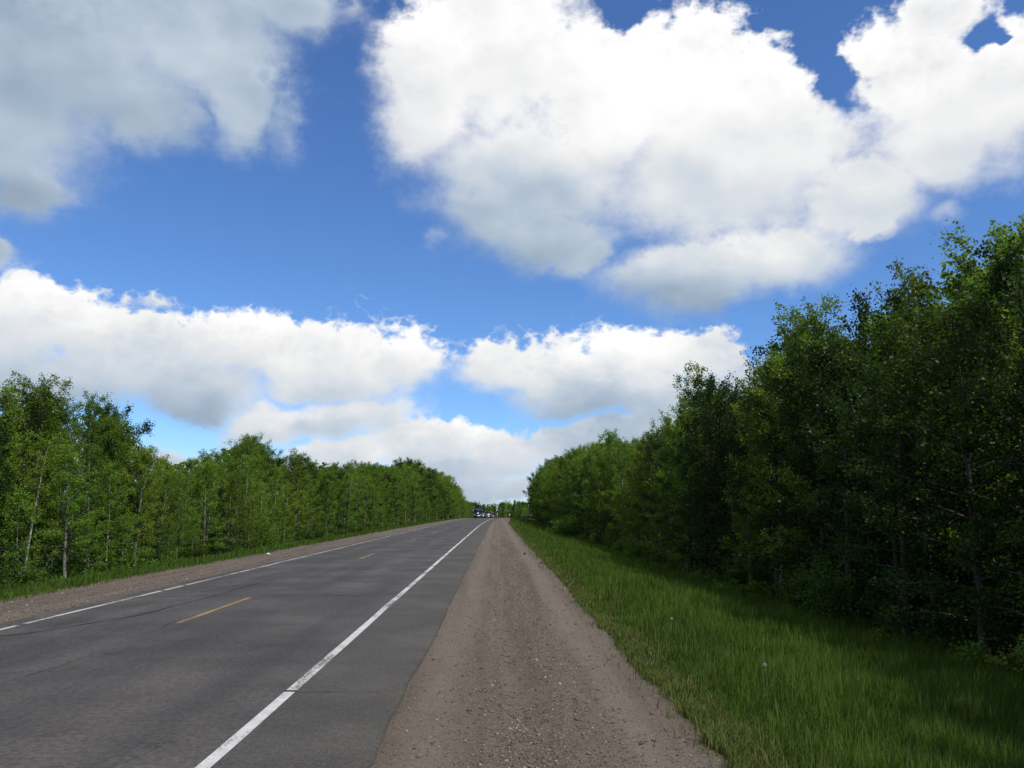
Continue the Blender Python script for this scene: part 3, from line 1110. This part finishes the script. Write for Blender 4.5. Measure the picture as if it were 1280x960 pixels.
HEROES = [
    ('aspen', 'R', 11.5, 1253, 277, 'tallest dark aspen towering over the wood beside the grass bank', 4, 1.1),
    ('birch', 'R', 11.5, 1135, 340, 'tall thin topped birch rising above the maples beside the grass bank', 0, 1.15),
    ('aspen', 'R', 10.5, 1010, 384, 'bushy bright topped aspen rising behind the dark edge of the grass bank', 2, 1.15),
    ('aspen', 'R', 10.0, 873, 461, 'pointed aspen standing proud of the lower trees beyond it by the grass bank', 0, 1.0),
    ('aspen', 'R', 10.5, 765, 542, 'rounded light aspen at the step in the wood beside the grass bank', 2, 1.2),
    ('aspen', 'L', -19.5, 52, 475, 'tallest bushy aspen at the high end of the wood across the road', 2, 1.15),
    ('maple', 'L', -19.5, 135, 503, 'dark narrow maple at the end of the tall trees across the road', 1, .85),
    ('aspen', 'L', -19.5, 318, 546, 'lone taller round headed aspen above the lower wood across the road', 4, 1.1),
    ('spruce', 'L', -24.0, 440, 574, 'spruce with a thin spire poking above the wood across the road', 1, .8),
    ('aspen', 'L', -19.5, 370, 569, 'upright light green aspen beside the gap in the wood across the road', 0, 1.0),
    ('maple', 'L', -19.0, 515, 577, 'round dark crowned maple highest in the distant wood across the road', 0, 1.2),
]
for h in HEROES:
    hero(h[0], h[1], h[2], h[3], h[4], h[5], h[6], wide=h[7])

# front rows, tree by tree
row('R', 0, 9.9, .7, 9.5, 250, 1.75, .012, .74, .97, {'aspen': .47, 'maple': .44, 'birch': .04, 'spruce': .05})
row('R', 1, 12.2, .8, 13, 262, 2.0, .014, .78, .97, {'aspen': .62, 'maple': .30, 'birch': .08})
row('L', 0, -17.4, .6, 20, 330, 1.75, .012, .58, .95, {'aspen': .46, 'maple': .10, 'birch': .28, 'spruce': .06, 'young': .10})
row('L', 1, -19.8, .9, 24, 400, 1.9, .013, .92, 1.03, {'aspen': .70, 'maple': .16, 'birch': .10, 'spruce': .04})

row('L', 0, -16.7, .3, 24, 240, 3.6, .02, .3, .5, {'young': .6, 'birch': .4})
row('R', 0, 9.2, .3, 30, 200, 5.0, .02, .3, .5, {'young': .3, 'maple': .7})
# birches with white stems that show at the foot of the wood across the road
d_white = 'white barked young birch standing forward of the wood across the road'
for (u, v, hh, lab) in ((124, 719, 5.2, 'small birch with a bright white bare stem leaning at the grass edge across the road'),
                        (367, 679, 5.0, 'white stemmed birch on the verge opposite the scrap of white litter'),
                        (277, 690, 5.4, 'birch with twin pale stems low at the verge across the road'),
                        (62, 733, 6.0, 'pale stemmed aspen with bare lower trunk at the tall end of the wood'),):
    d = px_dir(u, v)
    zz = -.95
    for _ in range(6):
        k = (zz - CAM_H) / d.z
        zz = float(ground_z(d.x * k, d.y * k))
    grow('birch', 'L', d.x * k, d.y * k, hh, lab, group=False, var=1, wide=.8)

# a dead tree and shrubs
x, y = -18.0, 34.5
plant('dead_tree', snag(61), x, y, 1.0, .4, 'grey dead tree with bare tangled twigs among the aspens', 'dead tree', parts=('trunk', 'branches'))
lime = shrub(55, 3.2, 3.4, 5200, .10, 'lime_leaf', 14)
plant('large_bush', lime, -17.2, 57.5, 1.0, .3, 'large bright lime green bush at the foot of the wood across the road', 'bush', parts=('stems', 'leaves'))
rnd = shrub(56, 2.3, 3.3, 6500, .10, 'shrub_leaf', 16)
plant('round_bush', rnd, 7.6, 88.0, 1.0, .3, 'round leafy bush standing out on the grass bank before the wood', 'bush', parts=('stems', 'leaves'))
sap = shrub(57, .95, .6, 420, .075, 'lime_leaf', 4)
plant('sapling', sap, 7.35, 27.5, 1.0, .3, 'small lone pale green sapling at the grass bank edge against dark trees', 'sapling', parts=('stems', 'leaves'))
for side, x0, ya, yb, st, lab, grp in (('L', -16.6, 22, 190, 3.0, 'leafy shrub along the foot of the wood across the road', 'shrubs across the road'),
                                       ('R', 9.0, 11, 120, 2.3, 'dark shrub under the trees beside the grass bank', 'shrubs beside the grass bank')):
    y = ya
    while y < yb:
        ks = int(tr.integers(4))
        me = SHRUBS[ks]
        habit = ('rounded', 'low spreading', 'upright', 'small large-leaved')[ks]
        near = ' near the crest' if y > 90 else ''
        x = x0 + tr.uniform(-.6, .6) + float(bend(y))
        s = tr.uniform(.6, 1.1) + .002 * y
        plant('shrub', me, x, y, (s, s, s * tr.uniform(.8, 1.1)), tr.uniform(0, 6.28), habit + ' ' + lab + near, 'shrub', habit + ' ' + grp + near, parts=('stems', 'leaves'))
        y += st * tr.uniform(.6, 1.4) * (1 + y * .01)


# ------------------------------------------------------------------ the depth of the woods, seen only as a mass
def mass(name, spots, keep, cover, label):
    r = np.random.default_rng(5)
    V, Q, MI, n = [], [], [], 0
    mats = [MAT['aspen_leaf'], MAT['shade_toned_maple_leaf'], MAT['birch_leaf'], MAT['needle'], MAT['dark_bark']]
    mi = {'aspen_leaf': 0, 'shade_toned_maple_leaf': 1, 'birch_leaf': 2, 'needle': 3, 'lime_leaf': 2}
    for (x, y, h, kind) in spots:
        t, c, info = KINDS[kind][int(r.integers(len(KINDS[kind])))]
        lv = info['leaf'].reshape(-1, 4, 3)
        kp = float(np.clip(keep * 26.0 / max(22.0, abs(y)), .05, keep))
        blow = math.sqrt(cover / kp)
        sel = lv[r.random(len(lv)) < kp]
        cen = sel.mean(1, keepdims=True)
        sel = cen + (sel - cen) * blow
        s = h / info['H']
        sx = s ** .7 * r.uniform(.95, 1.25) if s < 1.6 else s * .9
        a = r.uniform(0, 6.28)
        p = sel.reshape(-1, 3) * [sx, sx, s]
        p = np.stack([p[:, 0] * math.cos(a) - p[:, 1] * math.sin(a), p[:, 0] * math.sin(a) + p[:, 1] * math.cos(a), p[:, 2]], 1)
        off = np.array([x, y, float(ground_z(x, y))])
        V.append(p + off)
        m = len(sel)
        Q.append(np.arange(m * 4).reshape(m, 4) + n)
        MI.append(np.full(m, mi[info['leafm']]))
        n += m * 4
        g = Geo()
        g.tube(info['path'][[0, 3, 6, 10 if len(info['path']) > 10 else 8]] * [sx, sx, s], info['rad'][[0, 3, 6, 8]] * s, 5, cap=False)
        gv, gq = np.vstack(g.v), np.vstack(g.q)
        V.append(gv + off); Q.append(gq + n); MI.append(np.full(len(gq), 4)); n += len(gv)
    o = link(name, np_mesh(name, np.vstack(V), np.vstack(Q), mats, np.concatenate(MI)))
    return tag(o, label, 'woodland', kind='stuff')


def spots_for(side, x0, x1, y0, y1, area, f0, f1):
    out = []
    n = int((x1 - x0) * (y1 - y0) / area)
    for _ in range(n):
        y = y0 + (y1 - y0) * tr.random() ** 1.25
        x = tr.uniform(x0, x1) * (1 if side == 'R' else -1) + float(bend(y))
        h = skyline_height(x, y) * tr.uniform(f0, f1)
        if h < 2.5:
            continue
        out.append((x, y, min(h, 13.0), str(tr.choice(['aspen', 'maple', 'birch', 'spruce'], p=[.55, .27, .1, .08]))))
    return out


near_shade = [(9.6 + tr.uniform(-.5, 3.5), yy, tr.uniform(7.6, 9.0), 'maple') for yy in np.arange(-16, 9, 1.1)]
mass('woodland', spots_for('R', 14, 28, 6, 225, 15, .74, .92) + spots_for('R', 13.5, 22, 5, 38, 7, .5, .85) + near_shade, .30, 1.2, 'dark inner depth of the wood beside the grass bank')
mass('woodland', spots_for('L', 21.5, 32, 20, 330, 15, .74, .92), .34, 1.35, 'dim inner depth of the wood across the road')

# the far wood closing the view beyond the crest
far = []
for k in range(420):
    y = tr.uniform(520, 760)
    x = float(np.minimum(bend(y), 60)) * 0 + tr.uniform(-70, 95)
    u, v = project(x, y, 5)
    top = np.interp(u, [560, 580, 600, 615, 640, 655, 670, 700], [622, 628, 632, 630, 625, 629, 627, 625])
    d = px_dir(u, top)
    h = CAM_H + d.z / math.hypot(d.x, d.y) * math.hypot(x, y) - float(ground_z(x, y))
    far.append((x, y, float(np.clip(h * tr.uniform(.72, 1.02), 5, 24)), str(tr.choice(['aspen', 'maple', 'birch', 'spruce'], p=[.42, .3, .16, .12]))))
mass('far_woodland', far, .9, 1.2, 'hazy far wood closing the road beyond the crest')

# ------------------------------------------------------------------ grass and stones
def grass_mat(name, a, b2, dry, dry_share):
    m, b, out = mat(name)
    geo = b.node('ShaderNodeNewGeometry')
    isl = geo.outputs['Random Per Island']
    g = b.node('ShaderNodeTexCoord').outputs['Object']
    patch = b.noise(g, .55, 4.0, .6)
    c = b.mix(isl, a, b2)
    c = b.mix(b.ramp(patch, .40, .66, 0, .45), c, tuple(x * 1.35 for x in b2))
    f = b.m('FRACT', b.m('MULTIPLY', isl, 13.7))
    c = b.mix(b.m('MULTIPLY', b.m('LESS_THAN', f, dry_share), .9), c, dry)
    df = b.node('ShaderNodeBsdfDiffuse'); b.put(df.inputs[0], c)
    t = b.node('ShaderNodeBsdfTranslucent'); b.put(t.inputs[0], b.v('MULTIPLY', c, (1.2, 1.15, .5)))
    mx = b.node('ShaderNodeMixShader'); mx.inputs[0].default_value = .3
    b.t.links.new(df.outputs[0], mx.inputs[1]); b.t.links.new(t.outputs[0], mx.inputs[2])
    b.t.links.new(mx.outputs[0], out.inputs[0])
    return m


MAT['grass'] = grass_mat('grass', (.046, .090, .014), (.084, .140, .025), (.15, .15, .05), .04)
MAT['dry_grass'] = grass_mat('dry_grass', (.060, .098, .022), (.105, .132, .036), (.19, .165, .08), .16)


def blades(name, rel, y, h, w, material, label, seed, droop=.5, on_gravel=False):
    r = np.random.default_rng(seed)
    n = len(rel)
    x = rel + bend(y)
    z = ground_z(x, y)
    if on_gravel:
        z = np.maximum(z, np.where(rel < X_GRAV_R + .55, gravel_z(rel, y) + crest(y), -9))
    z = z - .012
    az = r.uniform(0, 2 * math.pi, n)
    dx, dy = np.cos(az), np.sin(az)
    ln = h * r.uniform(.05, droop, n)
    # a light breeze leans everything one way
    lx, ly = dx * ln + .10 * h, dy * ln + .03 * h
    sx, sy = -dy * w * .5, dx * w * .5
    base = np.stack([x, y, z], 1)
    mid = base + np.stack([lx * .30, ly * .30, h * .58], 1)
    tip = base + np.stack([lx, ly, h * (1 - .25 * (ln / (h + 1e-6)) ** 2)], 1)
    s = np.stack([sx, sy, np.zeros(n)], 1)
    v = np.stack([base - s, base + s, mid + s * .8, mid - s * .8, tip], 1).reshape(-1, 3)
    i = np.arange(n)[:, None] * 5
    return tag(link(name, np_mesh(name, v, [i + np.array([[0, 1, 2, 3]]), i + np.array([[3, 2, 4]])], material)), label, 'grass', kind='stuff')


gr = np.random.default_rng(9)


def sample_y(n, y0, y1, p):
    """more blades near the camera, fewer and wider far off"""
    u = gr.random(n)
    return (y0 ** (1 - p) + u * (y1 ** (1 - p) - y0 ** (1 - p))) ** (1 / (1 - p))


n = 290000
y = sample_y(n, 3.0, 260.0, 1.45)
edge = 2.06 + .12 * fbm2(y, y * 0, .5, 51, 4) + .10 * fbm2(y, y * 0, 2.5, 52, 2)
rel = edge + (9.6 - edge) * gr.random(n) ** 1.15
keep = (rel - bend(0) < 13) & (gr.random(n) < .35 + .65 * smooth((rel - edge) / .55))
rel, y, edge = rel[keep], y[keep], edge[keep]
tuft = fbm2(rel, y, 1.1, 53, 4)
h = (.08 + .29 * smooth((rel - edge) / 1.5)) * np.clip(1 + .75 * tuft, .35, None) * gr.uniform(.6, 1.25, len(y))
w = .0048 * (1 + y / 9.0) * gr.uniform(.7, 1.3, len(y))
blades('grass_bank', rel, y, h, np.minimum(w, .09), MAT['grass'], 'long green grass on the bank between gravel and wood', 61)

n = 42000
y = sample_y(n, 3.0, 150.0, 1.5)
edge = 1.96 + .12 * fbm2(y, y * 0, .5, 51, 4) + .10 * fbm2(y, y * 0, 2.5, 52, 2)
rel = edge + np.abs(gr.normal(0, .32, n)) - .04 - np.where(gr.random(n) < .14, gr.exponential(.09, n), 0)
h = gr.uniform(.03, .16, n) * (1 + .5 * fbm2(rel, y, 1.6, 54, 3))
blades('dry_grass_edge', rel, y, np.clip(h, .02, None), np.minimum(.005 * (1 + y / 9), .08), MAT['dry_grass'], 'short olive and straw grass along the gravel edge', 62, .9, True)

# taller seeding stalks stand above the rest
n = 4500
y = sample_y(n, 4.0, 120.0, 1.5)
rel = 2.2 + 6.6 * gr.random(n)
kp = fbm2(rel, y, .7, 57, 3) > .02
rel, y = rel[kp], y[kp]
blades('seeding_grass', rel, y, gr.uniform(.38, .56, len(y)), np.minimum(.0035 * (1 + y / 9), .05), MAT['dry_grass'], 'tall thin seeding stalks above the grass of the bank', 66, .35)

n = 90000
y = sample_y(n, 12.0, 330.0, 1.25)
rel = -12.05 - 6.0 * gr.random(n) ** .9 + .22 * fbm2(y, y * 0, .35, 55, 4)
h = (.12 + .26 * smooth((-12 - rel) / 1.4)) * gr.uniform(.6, 1.3, n) * (1 + .3 * fbm2(rel, y, .8, 56, 3))
blades('verge_grass', rel, y, h, np.minimum(.008 * (1 + y / 14), .14), MAT['grass'], 'green grass verge at the foot of the wood across the road', 63)


def undergrowth(name, rel, y, hmax, size, material, label, seed):
    r = np.random.default_rng(seed)
    x = rel + bend(y)
    z = ground_z(x, y) + hmax * r.random(len(y)) ** 1.4
    lv = leaf_quads(r, np.stack([x, y, z], 1), size * r.uniform(.6, 1.4, len(y)), up=.8)
    return tag(link(name, np_mesh(name, lv, quad_idx(len(y)), material)), label, 'undergrowth', kind='stuff')


n = 42000
y = sample_y(n, 8.0, 200.0, 1.2)
rel = 9.3 + 5.5 * gr.random(n) ** 1.4
dens = fbm2(rel, y, .55, 58, 3)
undergrowth('undergrowth', rel, y, .75 * np.clip(.6 + dens, .12, 1.3), .085 * (1 + y / 90), MAT['shade_toned_maple_leaf'], 'dark shade-toned undergrowth on the floor of the wood beside the bank', 64)  # shares the darkened maple leaf colour, shade painted in
n = 38000
y = sample_y(n, 20.0, 300.0, 1.2)
rel = -16.6 - 6.0 * gr.random(n) ** 1.4
dens = fbm2(rel, y, .45, 59, 3)
undergrowth('undergrowth', rel, y, .9 * np.clip(.6 + dens, .12, 1.3), .095 * (1 + y / 90), MAT['shrub_leaf'], 'leafy undergrowth on the floor of the wood across the road', 65)


def stone_mat():
    m, b, out = mat('loose_stone')
    isl = b.node('ShaderNodeNewGeometry').outputs['Random Per Island']
    cr = b.node('ShaderNodeValToRGB')
    b.put(cr.inputs[0], isl)
    e = cr.color_ramp.elements
    e[0].position = 0; e[0].color = (.07, .060, .052, 1)
    e[1].position = 1; e[1].color = (.40, .37, .33, 1)
    for p, c in ((.25, (.105, .078, .058, 1)), (.5, (.135, .106, .083, 1)), (.7, (.15, .122, .098, 1)), (.85, (.18, .13, .105, 1)), (.95, (.24, .215, .19, 1))):
        el = e.new(p); el.color = c
    principled(b, out, cr.outputs[0], .85, .3)
    return m


MAT['stone'] = stone_mat()


def stones(name, rel, y, z, size, label, seed):
    r = np.random.default_rng(seed)
    n = len(y)
    octa = np.array([[1, 0, 0], [0, 1, 0], [-1, 0, 0], [0, -1, 0], [0, 0, 1], [0, 0, -1.]])
    tri = np.array([[0, 1, 4], [1, 2, 4], [2, 3, 4], [3, 0, 4], [1, 0, 5], [2, 1, 5], [3, 2, 5], [0, 3, 5]])
    v = octa[None] * r.uniform(.65, 1.25, (n, 6, 1)) + r.normal(0, .16, (n, 6, 3))
    v *= np.stack([r.uniform(.7, 1.3, n), r.uniform(.7, 1.3, n), r.uniform(.45, .8, n)], 1)[:, None, :]
    a = r.uniform(0, 6.28, n)
    c, s = np.cos(a)[:, None], np.sin(a)[:, None]
    v = np.stack([v[..., 0] * c - v[..., 1] * s, v[..., 0] * s + v[..., 1] * c, v[..., 2]], -1) * size[:, None, None]
    v += np.stack([rel + bend(y), y, z + crest(y) + size * .22], 1)[:, None, :]
    f = tri[None] + np.arange(n)[:, None, None] * 6
    return tag(link(name, np_mesh(name, v.reshape(-1, 3), f.reshape(-1, 3), MAT['stone'])), label, 'gravel', kind='stuff')


n = 60000
y = sample_y(n, 5.0, 60.0, 1.9)
lane = gr.random(n)
rel = np.where(lane < .55, gr.normal(.45, .36, n), np.where(lane < .8, gr.uniform(-1.05, 1.8, n), gr.normal(.85, .22, n)))
keep = (rel > -1.06) & (rel < 2.1) & ((fbm2(rel * 3, y * .35, 1.0, 66, 3) > -.25) | (gr.random(n) < .4))
rel, y = rel[keep], y[keep]
size = np.clip(gr.lognormal(math.log(.0056), .5, len(y)), .003, .030) * (1 + y / 60)
stones('loose_gravel', rel, y, gravel_z(rel, y), size, 'loose mixed stones scattered on the gravel shoulder', 67)
n = 9000
y = sample_y(n, 14.0, 80.0, 1.4)
rel = gr.uniform(X_GRAV_L - .2, X_EDGE_L + .1, n)
stones('loose_gravel', rel, y, lgravel_z(rel, y), np.clip(gr.lognormal(math.log(.013), .45, n), .006, .04), 'loose stones on the gravel shoulder across the road', 68)

# ------------------------------------------------------------------ vehicles beyond the crest and small things by the road
MAT['blue_paint'] = plain('blue_truck_paint', (.016, .024, .10), .3, .6)
MAT['chrome'] = plain('chrome', (.34, .34, .35), .35, .5, 1.0)
MAT['white_car'] = plain('white_car_paint', (.72, .72, .71), .35, .5)
MAT['silver'] = plain('silver_paint', (.26, .265, .29), .3, .5, .5)
MAT['dark_paint'] = plain('dark_car_paint', (.022, .026, .034), .3, .6)
MAT['glass'] = plain('dark_glass', (.012, .014, .016), .12, .6)
MAT['rubber'] = plain('tyre_rubber', (.018, .018, .018), .85)
MAT['lamp_red'] = plain('red_lamp', (.35, .015, .012), .3)
MAT['lamp_clear'] = plain('clear_lamp', (.40, .40, .38), .2)
MAT['plate'] = plain('plate', (.55, .55, .52), .5)
MAT['galv'] = plain('galvanised', (.45, .46, .45), .55, .4, .3)
MAT['post_white'] = plain('post_white', (.55, .56, .50), .6)
MAT['litter'] = plain('litter_white', (.75, .74, .70), .7)
MAT['litter_blue'] = plain('litter_blue', (.13, .15, .19), .5)
MAT['litter_dark'] = plain('litter_dark', (.03, .028, .027), .6)


def wheel_mesh(rad, wd):
    g = Geo()
    prof = [(-wd / 2, rad * .55), (-wd / 2, rad * .93), (-wd * .35, rad), (wd * .35, rad), (wd / 2, rad * .93), (wd / 2, rad * .55)]
    pts = np.array([[p[0], 0, 0] for p in prof])
    g.tube(pts + np.arange(6)[:, None] * [1e-5, 0, 0], [p[1] for p in prof], 18)
    return g.mesh('wheel', MAT['rubber'], True)


def rim_mesh(rad, wd):
    g = Geo()
    g.tube([[-wd / 2 - .012, 0, 0], [wd / 2 + .012, 0, 0]], rad * .52, 14)
    return g.mesh('rim', MAT['chrome'])


def add_wheels(o, xs_, ys_, rad, wd):
    wm, rm = wheel_mesh(rad, wd), rim_mesh(rad, wd)
    for yy_ in ys_:
        for xx_ in xs_:
            w_ = link('wheel', wm, o, (xx_, yy_, rad))
            link('rim', rm, w_)


def part(o, name, material, fn):
    g = Geo(); fn(g)
    return link(name, g.mesh(name, material), o)


def road_place(name, rel, y, rz, label, cat, group=None, lift=0.0):
    x = rel + float(bend(y))
    sl = float(crest(y + 1) - crest(y - 1)) / 2
    o = thing(name, (x, y, float(crest(y)) + float(road_z(rel)) + lift), rz - math.atan(float(bend(y + 1) - bend(y - 1)) / 2), 1.0, label, cat, group)
    return o


# every vehicle is built nose towards -y
tk = road_place('truck', -7.75, 240.0, 0, 'dark blue bonneted truck with tall exhaust stacks coming over the crest', 'truck')
part(tk, 'hood', MAT['blue_paint'], lambda g: g.prism([(-2.3, .85), (-2.35, 1.35), (-2.2, 1.62), (-.7, 1.80), (-.7, .85)], -.62, .62))
part(tk, 'cab', MAT['blue_paint'], lambda g: g.prism([(-.7, .85), (-.7, 1.85), (-.35, 2.55), (.2, 2.72), (2.4, 2.75), (2.45, .85)], -1.05, 1.05))
part(tk, 'windscreen', MAT['glass'], lambda g: g.prism([(-.715, 1.90), (-.40, 2.50), (-.38, 2.49), (-.69, 1.89)], -.92, .92))
part(tk, 'grille', MAT['chrome'], lambda g: g.box((0, -2.38, 1.18), (.86, .06, .72)))
part(tk, 'bumper', MAT['chrome'], lambda g: g.box((0, -2.55, .62), (2.3, .28, .40)))
part(tk, 'frame', MAT['dark_paint'], lambda g: g.box((0, 1.9, .72), (.9, 8.4, .24)))
for s_ in (-1, 1):
    part(tk, 'fender', MAT['silver'], lambda g: g.prism([(-2.45, .55), (-2.45, .95), (-2.2, 1.18), (-1.5, 1.2), (-1.1, .95), (-1.1, .7), (-1.25, .7), (-1.4, 1.0), (-2.15, 1.0), (-2.3, .6)], s_ * .64, s_ * 1.14))
    part(tk, 'headlight', MAT['lamp_clear'], lambda g: g.tube([[s_ * .86, -2.50, 1.05], [s_ * .86, -2.38, 1.05]], .13, 12))
    part(tk, 'exhaust_stack', MAT['chrome'], lambda g: g.tube([[s_ * 1.14, .45, .9], [s_ * 1.14, .45, 3.3], [s_ * 1.14, .55, 3.45]], .085, 10))
    part(tk, 'mirror', MAT['chrome'], lambda g: g.box((s_ * 1.30, -.55, 2.1), (.2, .08, .5)))
    part(tk, 'fuel_tank', MAT['chrome'], lambda g: g.tube([[s_ * .9, .3, .62], [s_ * .9, 1.7, .62]], .30, 14))
add_wheels(tk, (-.98, .98), (-1.8, 4.2, 5.5), .5, .30)


def car(o, prof, hw, glass, paint, wr, wy, lamps_rear):
    part(o, 'body', paint, lambda g: g.prism(prof, -hw, hw))
    for nm, poly, inset in glass:
        part(o, nm, MAT['glass'], lambda g: g.prism(poly, -hw + inset, hw - inset))
    add_wheels(o, (-hw + .08, hw - .08), wy, wr, .22)
    yf, yr = min(p[0] for p in prof), max(p[0] for p in prof)
    for s_ in (-1, 1):
        part(o, 'headlight', MAT['lamp_clear'], lambda g: g.box((s_ * (hw - .24), yf - .012, .72), (.34, .06, .15)))
        part(o, 'tail_light', MAT['lamp_red'], lambda g: g.box((s_ * (hw - .14), yr + .012, lamps_rear), (.18, .06, .34)))
        part(o, 'mirror', paint, lambda g: g.box((s_ * (hw + .12), -.55, 1.12), (.2, .12, .15)))
    part(o, 'number_plate', MAT['plate'], lambda g: g.box((0, yr + .022, .78), (.34, .03, .17)))
    part(o, 'bumper', MAT['chrome'] if lamps_rear > .95 else paint, lambda g: g.box((0, yr + .06, .50), (hw * 1.9, .16, .18)))


pk = road_place('pickup_truck', -4.2, 226.0, math.pi, 'silver pickup truck driving away over the crest with light number plate', 'pickup')
car(pk, [(-2.75, .45), (-2.8, .95), (-2.6, 1.08), (-1.3, 1.16), (-.65, 1.78), (.75, 1.82), (.98, 1.20), (2.75, 1.18), (2.78, .48)], .96,
    [('windscreen', [(-1.29, 1.20), (-.68, 1.75), (-.66, 1.72), (-1.25, 1.18)], .12), ('rear_window', [(.965, 1.26), (.775, 1.76), (.745, 1.74), (.93, 1.25)], .14),
     ('side_glass', [(-1.05, 1.22), (-.6, 1.68), (.66, 1.70), (.80, 1.24)], -.006)], MAT['silver'], .38, (-1.75, 1.75), 1.0)
wc = road_place('car', -6.9, 262.0, 0, 'white car following behind the blue truck over the crest', 'car')
car(wc, [(-2.25, .32), (-2.3, .66), (-2.1, .82), (-1.1, .94), (-.35, 1.40), (.9, 1.44), (1.7, 1.02), (2.25, .98), (2.28, .36)], .88,
    [('windscreen', [(-1.08, .98), (-.38, 1.38), (-.36, 1.35), (-1.04, .96)], .10), ('rear_window', [(1.68, 1.05), (.93, 1.42), (.90, 1.39), (1.63, 1.04)], .10),
     ('side_glass', [(-.85, .99), (-.32, 1.33), (.85, 1.36), (1.4, 1.03)], -.006)], MAT['white_car'], .32, (-1.4, 1.4), .85)
sv = road_place('car', -3.6, 248.0, math.pi, 'dark tall car driving ahead of the silver pickup', 'car')
car(sv, [(-2.3, .40), (-2.35, .9), (-2.1, 1.05), (-1.15, 1.15), (-.55, 1.72), (1.9, 1.76), (2.25, 1.15), (2.28, .45)], .93,
    [('windscreen', [(-1.13, 1.19), (-.58, 1.70), (-.56, 1.67), (-1.09, 1.17)], .12), ('rear_window', [(2.23, 1.20), (1.94, 1.70), (1.91, 1.68), (2.19, 1.20)], .14),
     ('side_glass', [(-.9, 1.20), (-.48, 1.64), (1.75, 1.68), (2.0, 1.22)], -.006)], MAT['dark_paint'], .36, (-1.45, 1.45), .98)

# marker post and small white sign on the far shoulder
mp = road_place('marker_post', -1.9, 236.0, 0, 'pale marker post at the road edge beside the dark car', 'post')
part(mp, 'post', MAT['post_white'], lambda g: g.prism([(-.05, -.2), (-.05, 1.25), (.05, 1.35), (.05, -.2)], -.09, .09))
part(mp, 'reflector', MAT['lamp_clear'], lambda g: g.box((0, -.056, 1.1), (.12, .012, .2)))
ws = road_place('roadside_sign', 1.5, 246.0, 0, 'tiny white sign on a short post where the gravel shoulder ends', 'sign')
part(ws, 'post', MAT['galv'], lambda g: g.tube([[0, 0, -.2], [0, 0, .75]], .03, 8))
part(ws, 'sign_panel', MAT['post_white'], lambda g: g.box((0, -.04, .85), (.42, .02, .5)))

# pale rail at the edge of the wood
rb = thing('rail_barrier', (8.9, 212.0, float(ground_z(8.9, 212.0))), 0, 1.0, 'pale horizontal rail on posts at the end of the wood beside the bank', 'barrier')
part(rb, 'rail', MAT['galv'], lambda g: g.prism([(-.05, 1.50), (-.09, 1.58), (-.05, 1.66), (-.09, 1.74), (-.05, 1.82), (-.02, 1.82), (-.02, 1.50)], -2.6, 2.6))
for xx in (-2.4, -.8, .8, 2.4):
    part(rb, 'post', MAT['galv'], lambda g: g.box((xx, .06, .75), (.12, .14, 2.1)))

# litter
def crumple(name, mats_, loc, size, label, seed, squash=.7):
    r = np.random.default_rng(seed)
    o = thing(name, loc, r.uniform(0, 6), 1.0, label, 'litter')
    for nm, mt, off, sc_ in mats_:
        nu, nv = 10, 7
        th, ph = np.meshgrid(np.arange(nu) / nu * 2 * math.pi, np.linspace(.05, math.pi - .05, nv))
        rr = size * sc_ * (1 + r.normal(0, .16, th.shape))
        v = np.stack([rr * np.cos(th) * np.sin(ph), rr * np.sin(th) * np.sin(ph), squash * rr * np.cos(ph)], -1).reshape(-1, 3) + np.array(off)
        i = np.arange(nv - 1)[:, None] * nu + np.arange(nu)[None]
        j = np.arange(nv - 1)[:, None] * nu + (np.arange(nu)[None] + 1) % nu
        q = np.stack([i, j, j + nu, i + nu], -1).reshape(-1, 4)
        link(nm, np_mesh(nm, v, q, mt), o)
    return o


crumple('litter', [('wrapper', MAT['litter'], (0, 0, .06), 1.0), ('torn_flap', MAT['litter'], (.10, .02, .03), .6)], (-11.55, 41.5, -.13), .085, 'scrap of white litter on the gravel across the road', 3, .55)
crumple('litter', [('wrapper', MAT['litter_blue'], (0, 0, .075), 1.0), ('dark_end', MAT['litter_dark'], (.015, -.07, .03), .6)], (1.42, 40.5, -.05), .075, 'small dark bluish piece of litter on the gravel near the grass', 4, .95)

# dandelion clocks in the bank
MAT['seed_head'] = plain('seed_head', (.72, .72, .68), .9)
MAT['stem_green'] = plain('stem_green', (.10, .14, .05), .8)
dr = np.random.default_rng(8)
for k, (rel_, y_) in enumerate(((3.15, 9.6), (2.9, 13.8))):
    dd_ = thing('dandelion', (rel_, y_, float(ground_z(rel_, y_))), dr.uniform(0, 6), 1.0, 'white dandelion clock on a thin stem in the grass bank', 'flower', 'dandelion clocks in the grass bank')
    hh = dr.uniform(.34, .46)
    part(dd_, 'stem', MAT['stem_green'], lambda g: g.tube([[0, 0, -.02], [.02, .01, hh * .5], [.03, .02, hh]], .003, 5))
    pts = dr.normal(size=(150, 3)); pts /= np.linalg.norm(pts, axis=1)[:, None]
    g = Geo()
    for p_ in pts:
        c_ = np.array([.03, .02, hh]) + p_ * .021
        g.tube([np.array([.03, .02, hh]), c_], [.0006, .0022], 3, cap=False)
    link('seed_head', g.mesh('seed_head', MAT['seed_head']), dd_)
scene.cycles.max_bounces = 5
scene.cycles.diffuse_bounces = 3
scene.cycles.glossy_bounces = 2
scene.cycles.transmission_bounces = 4
scene.cycles.transparent_max_bounces = 6
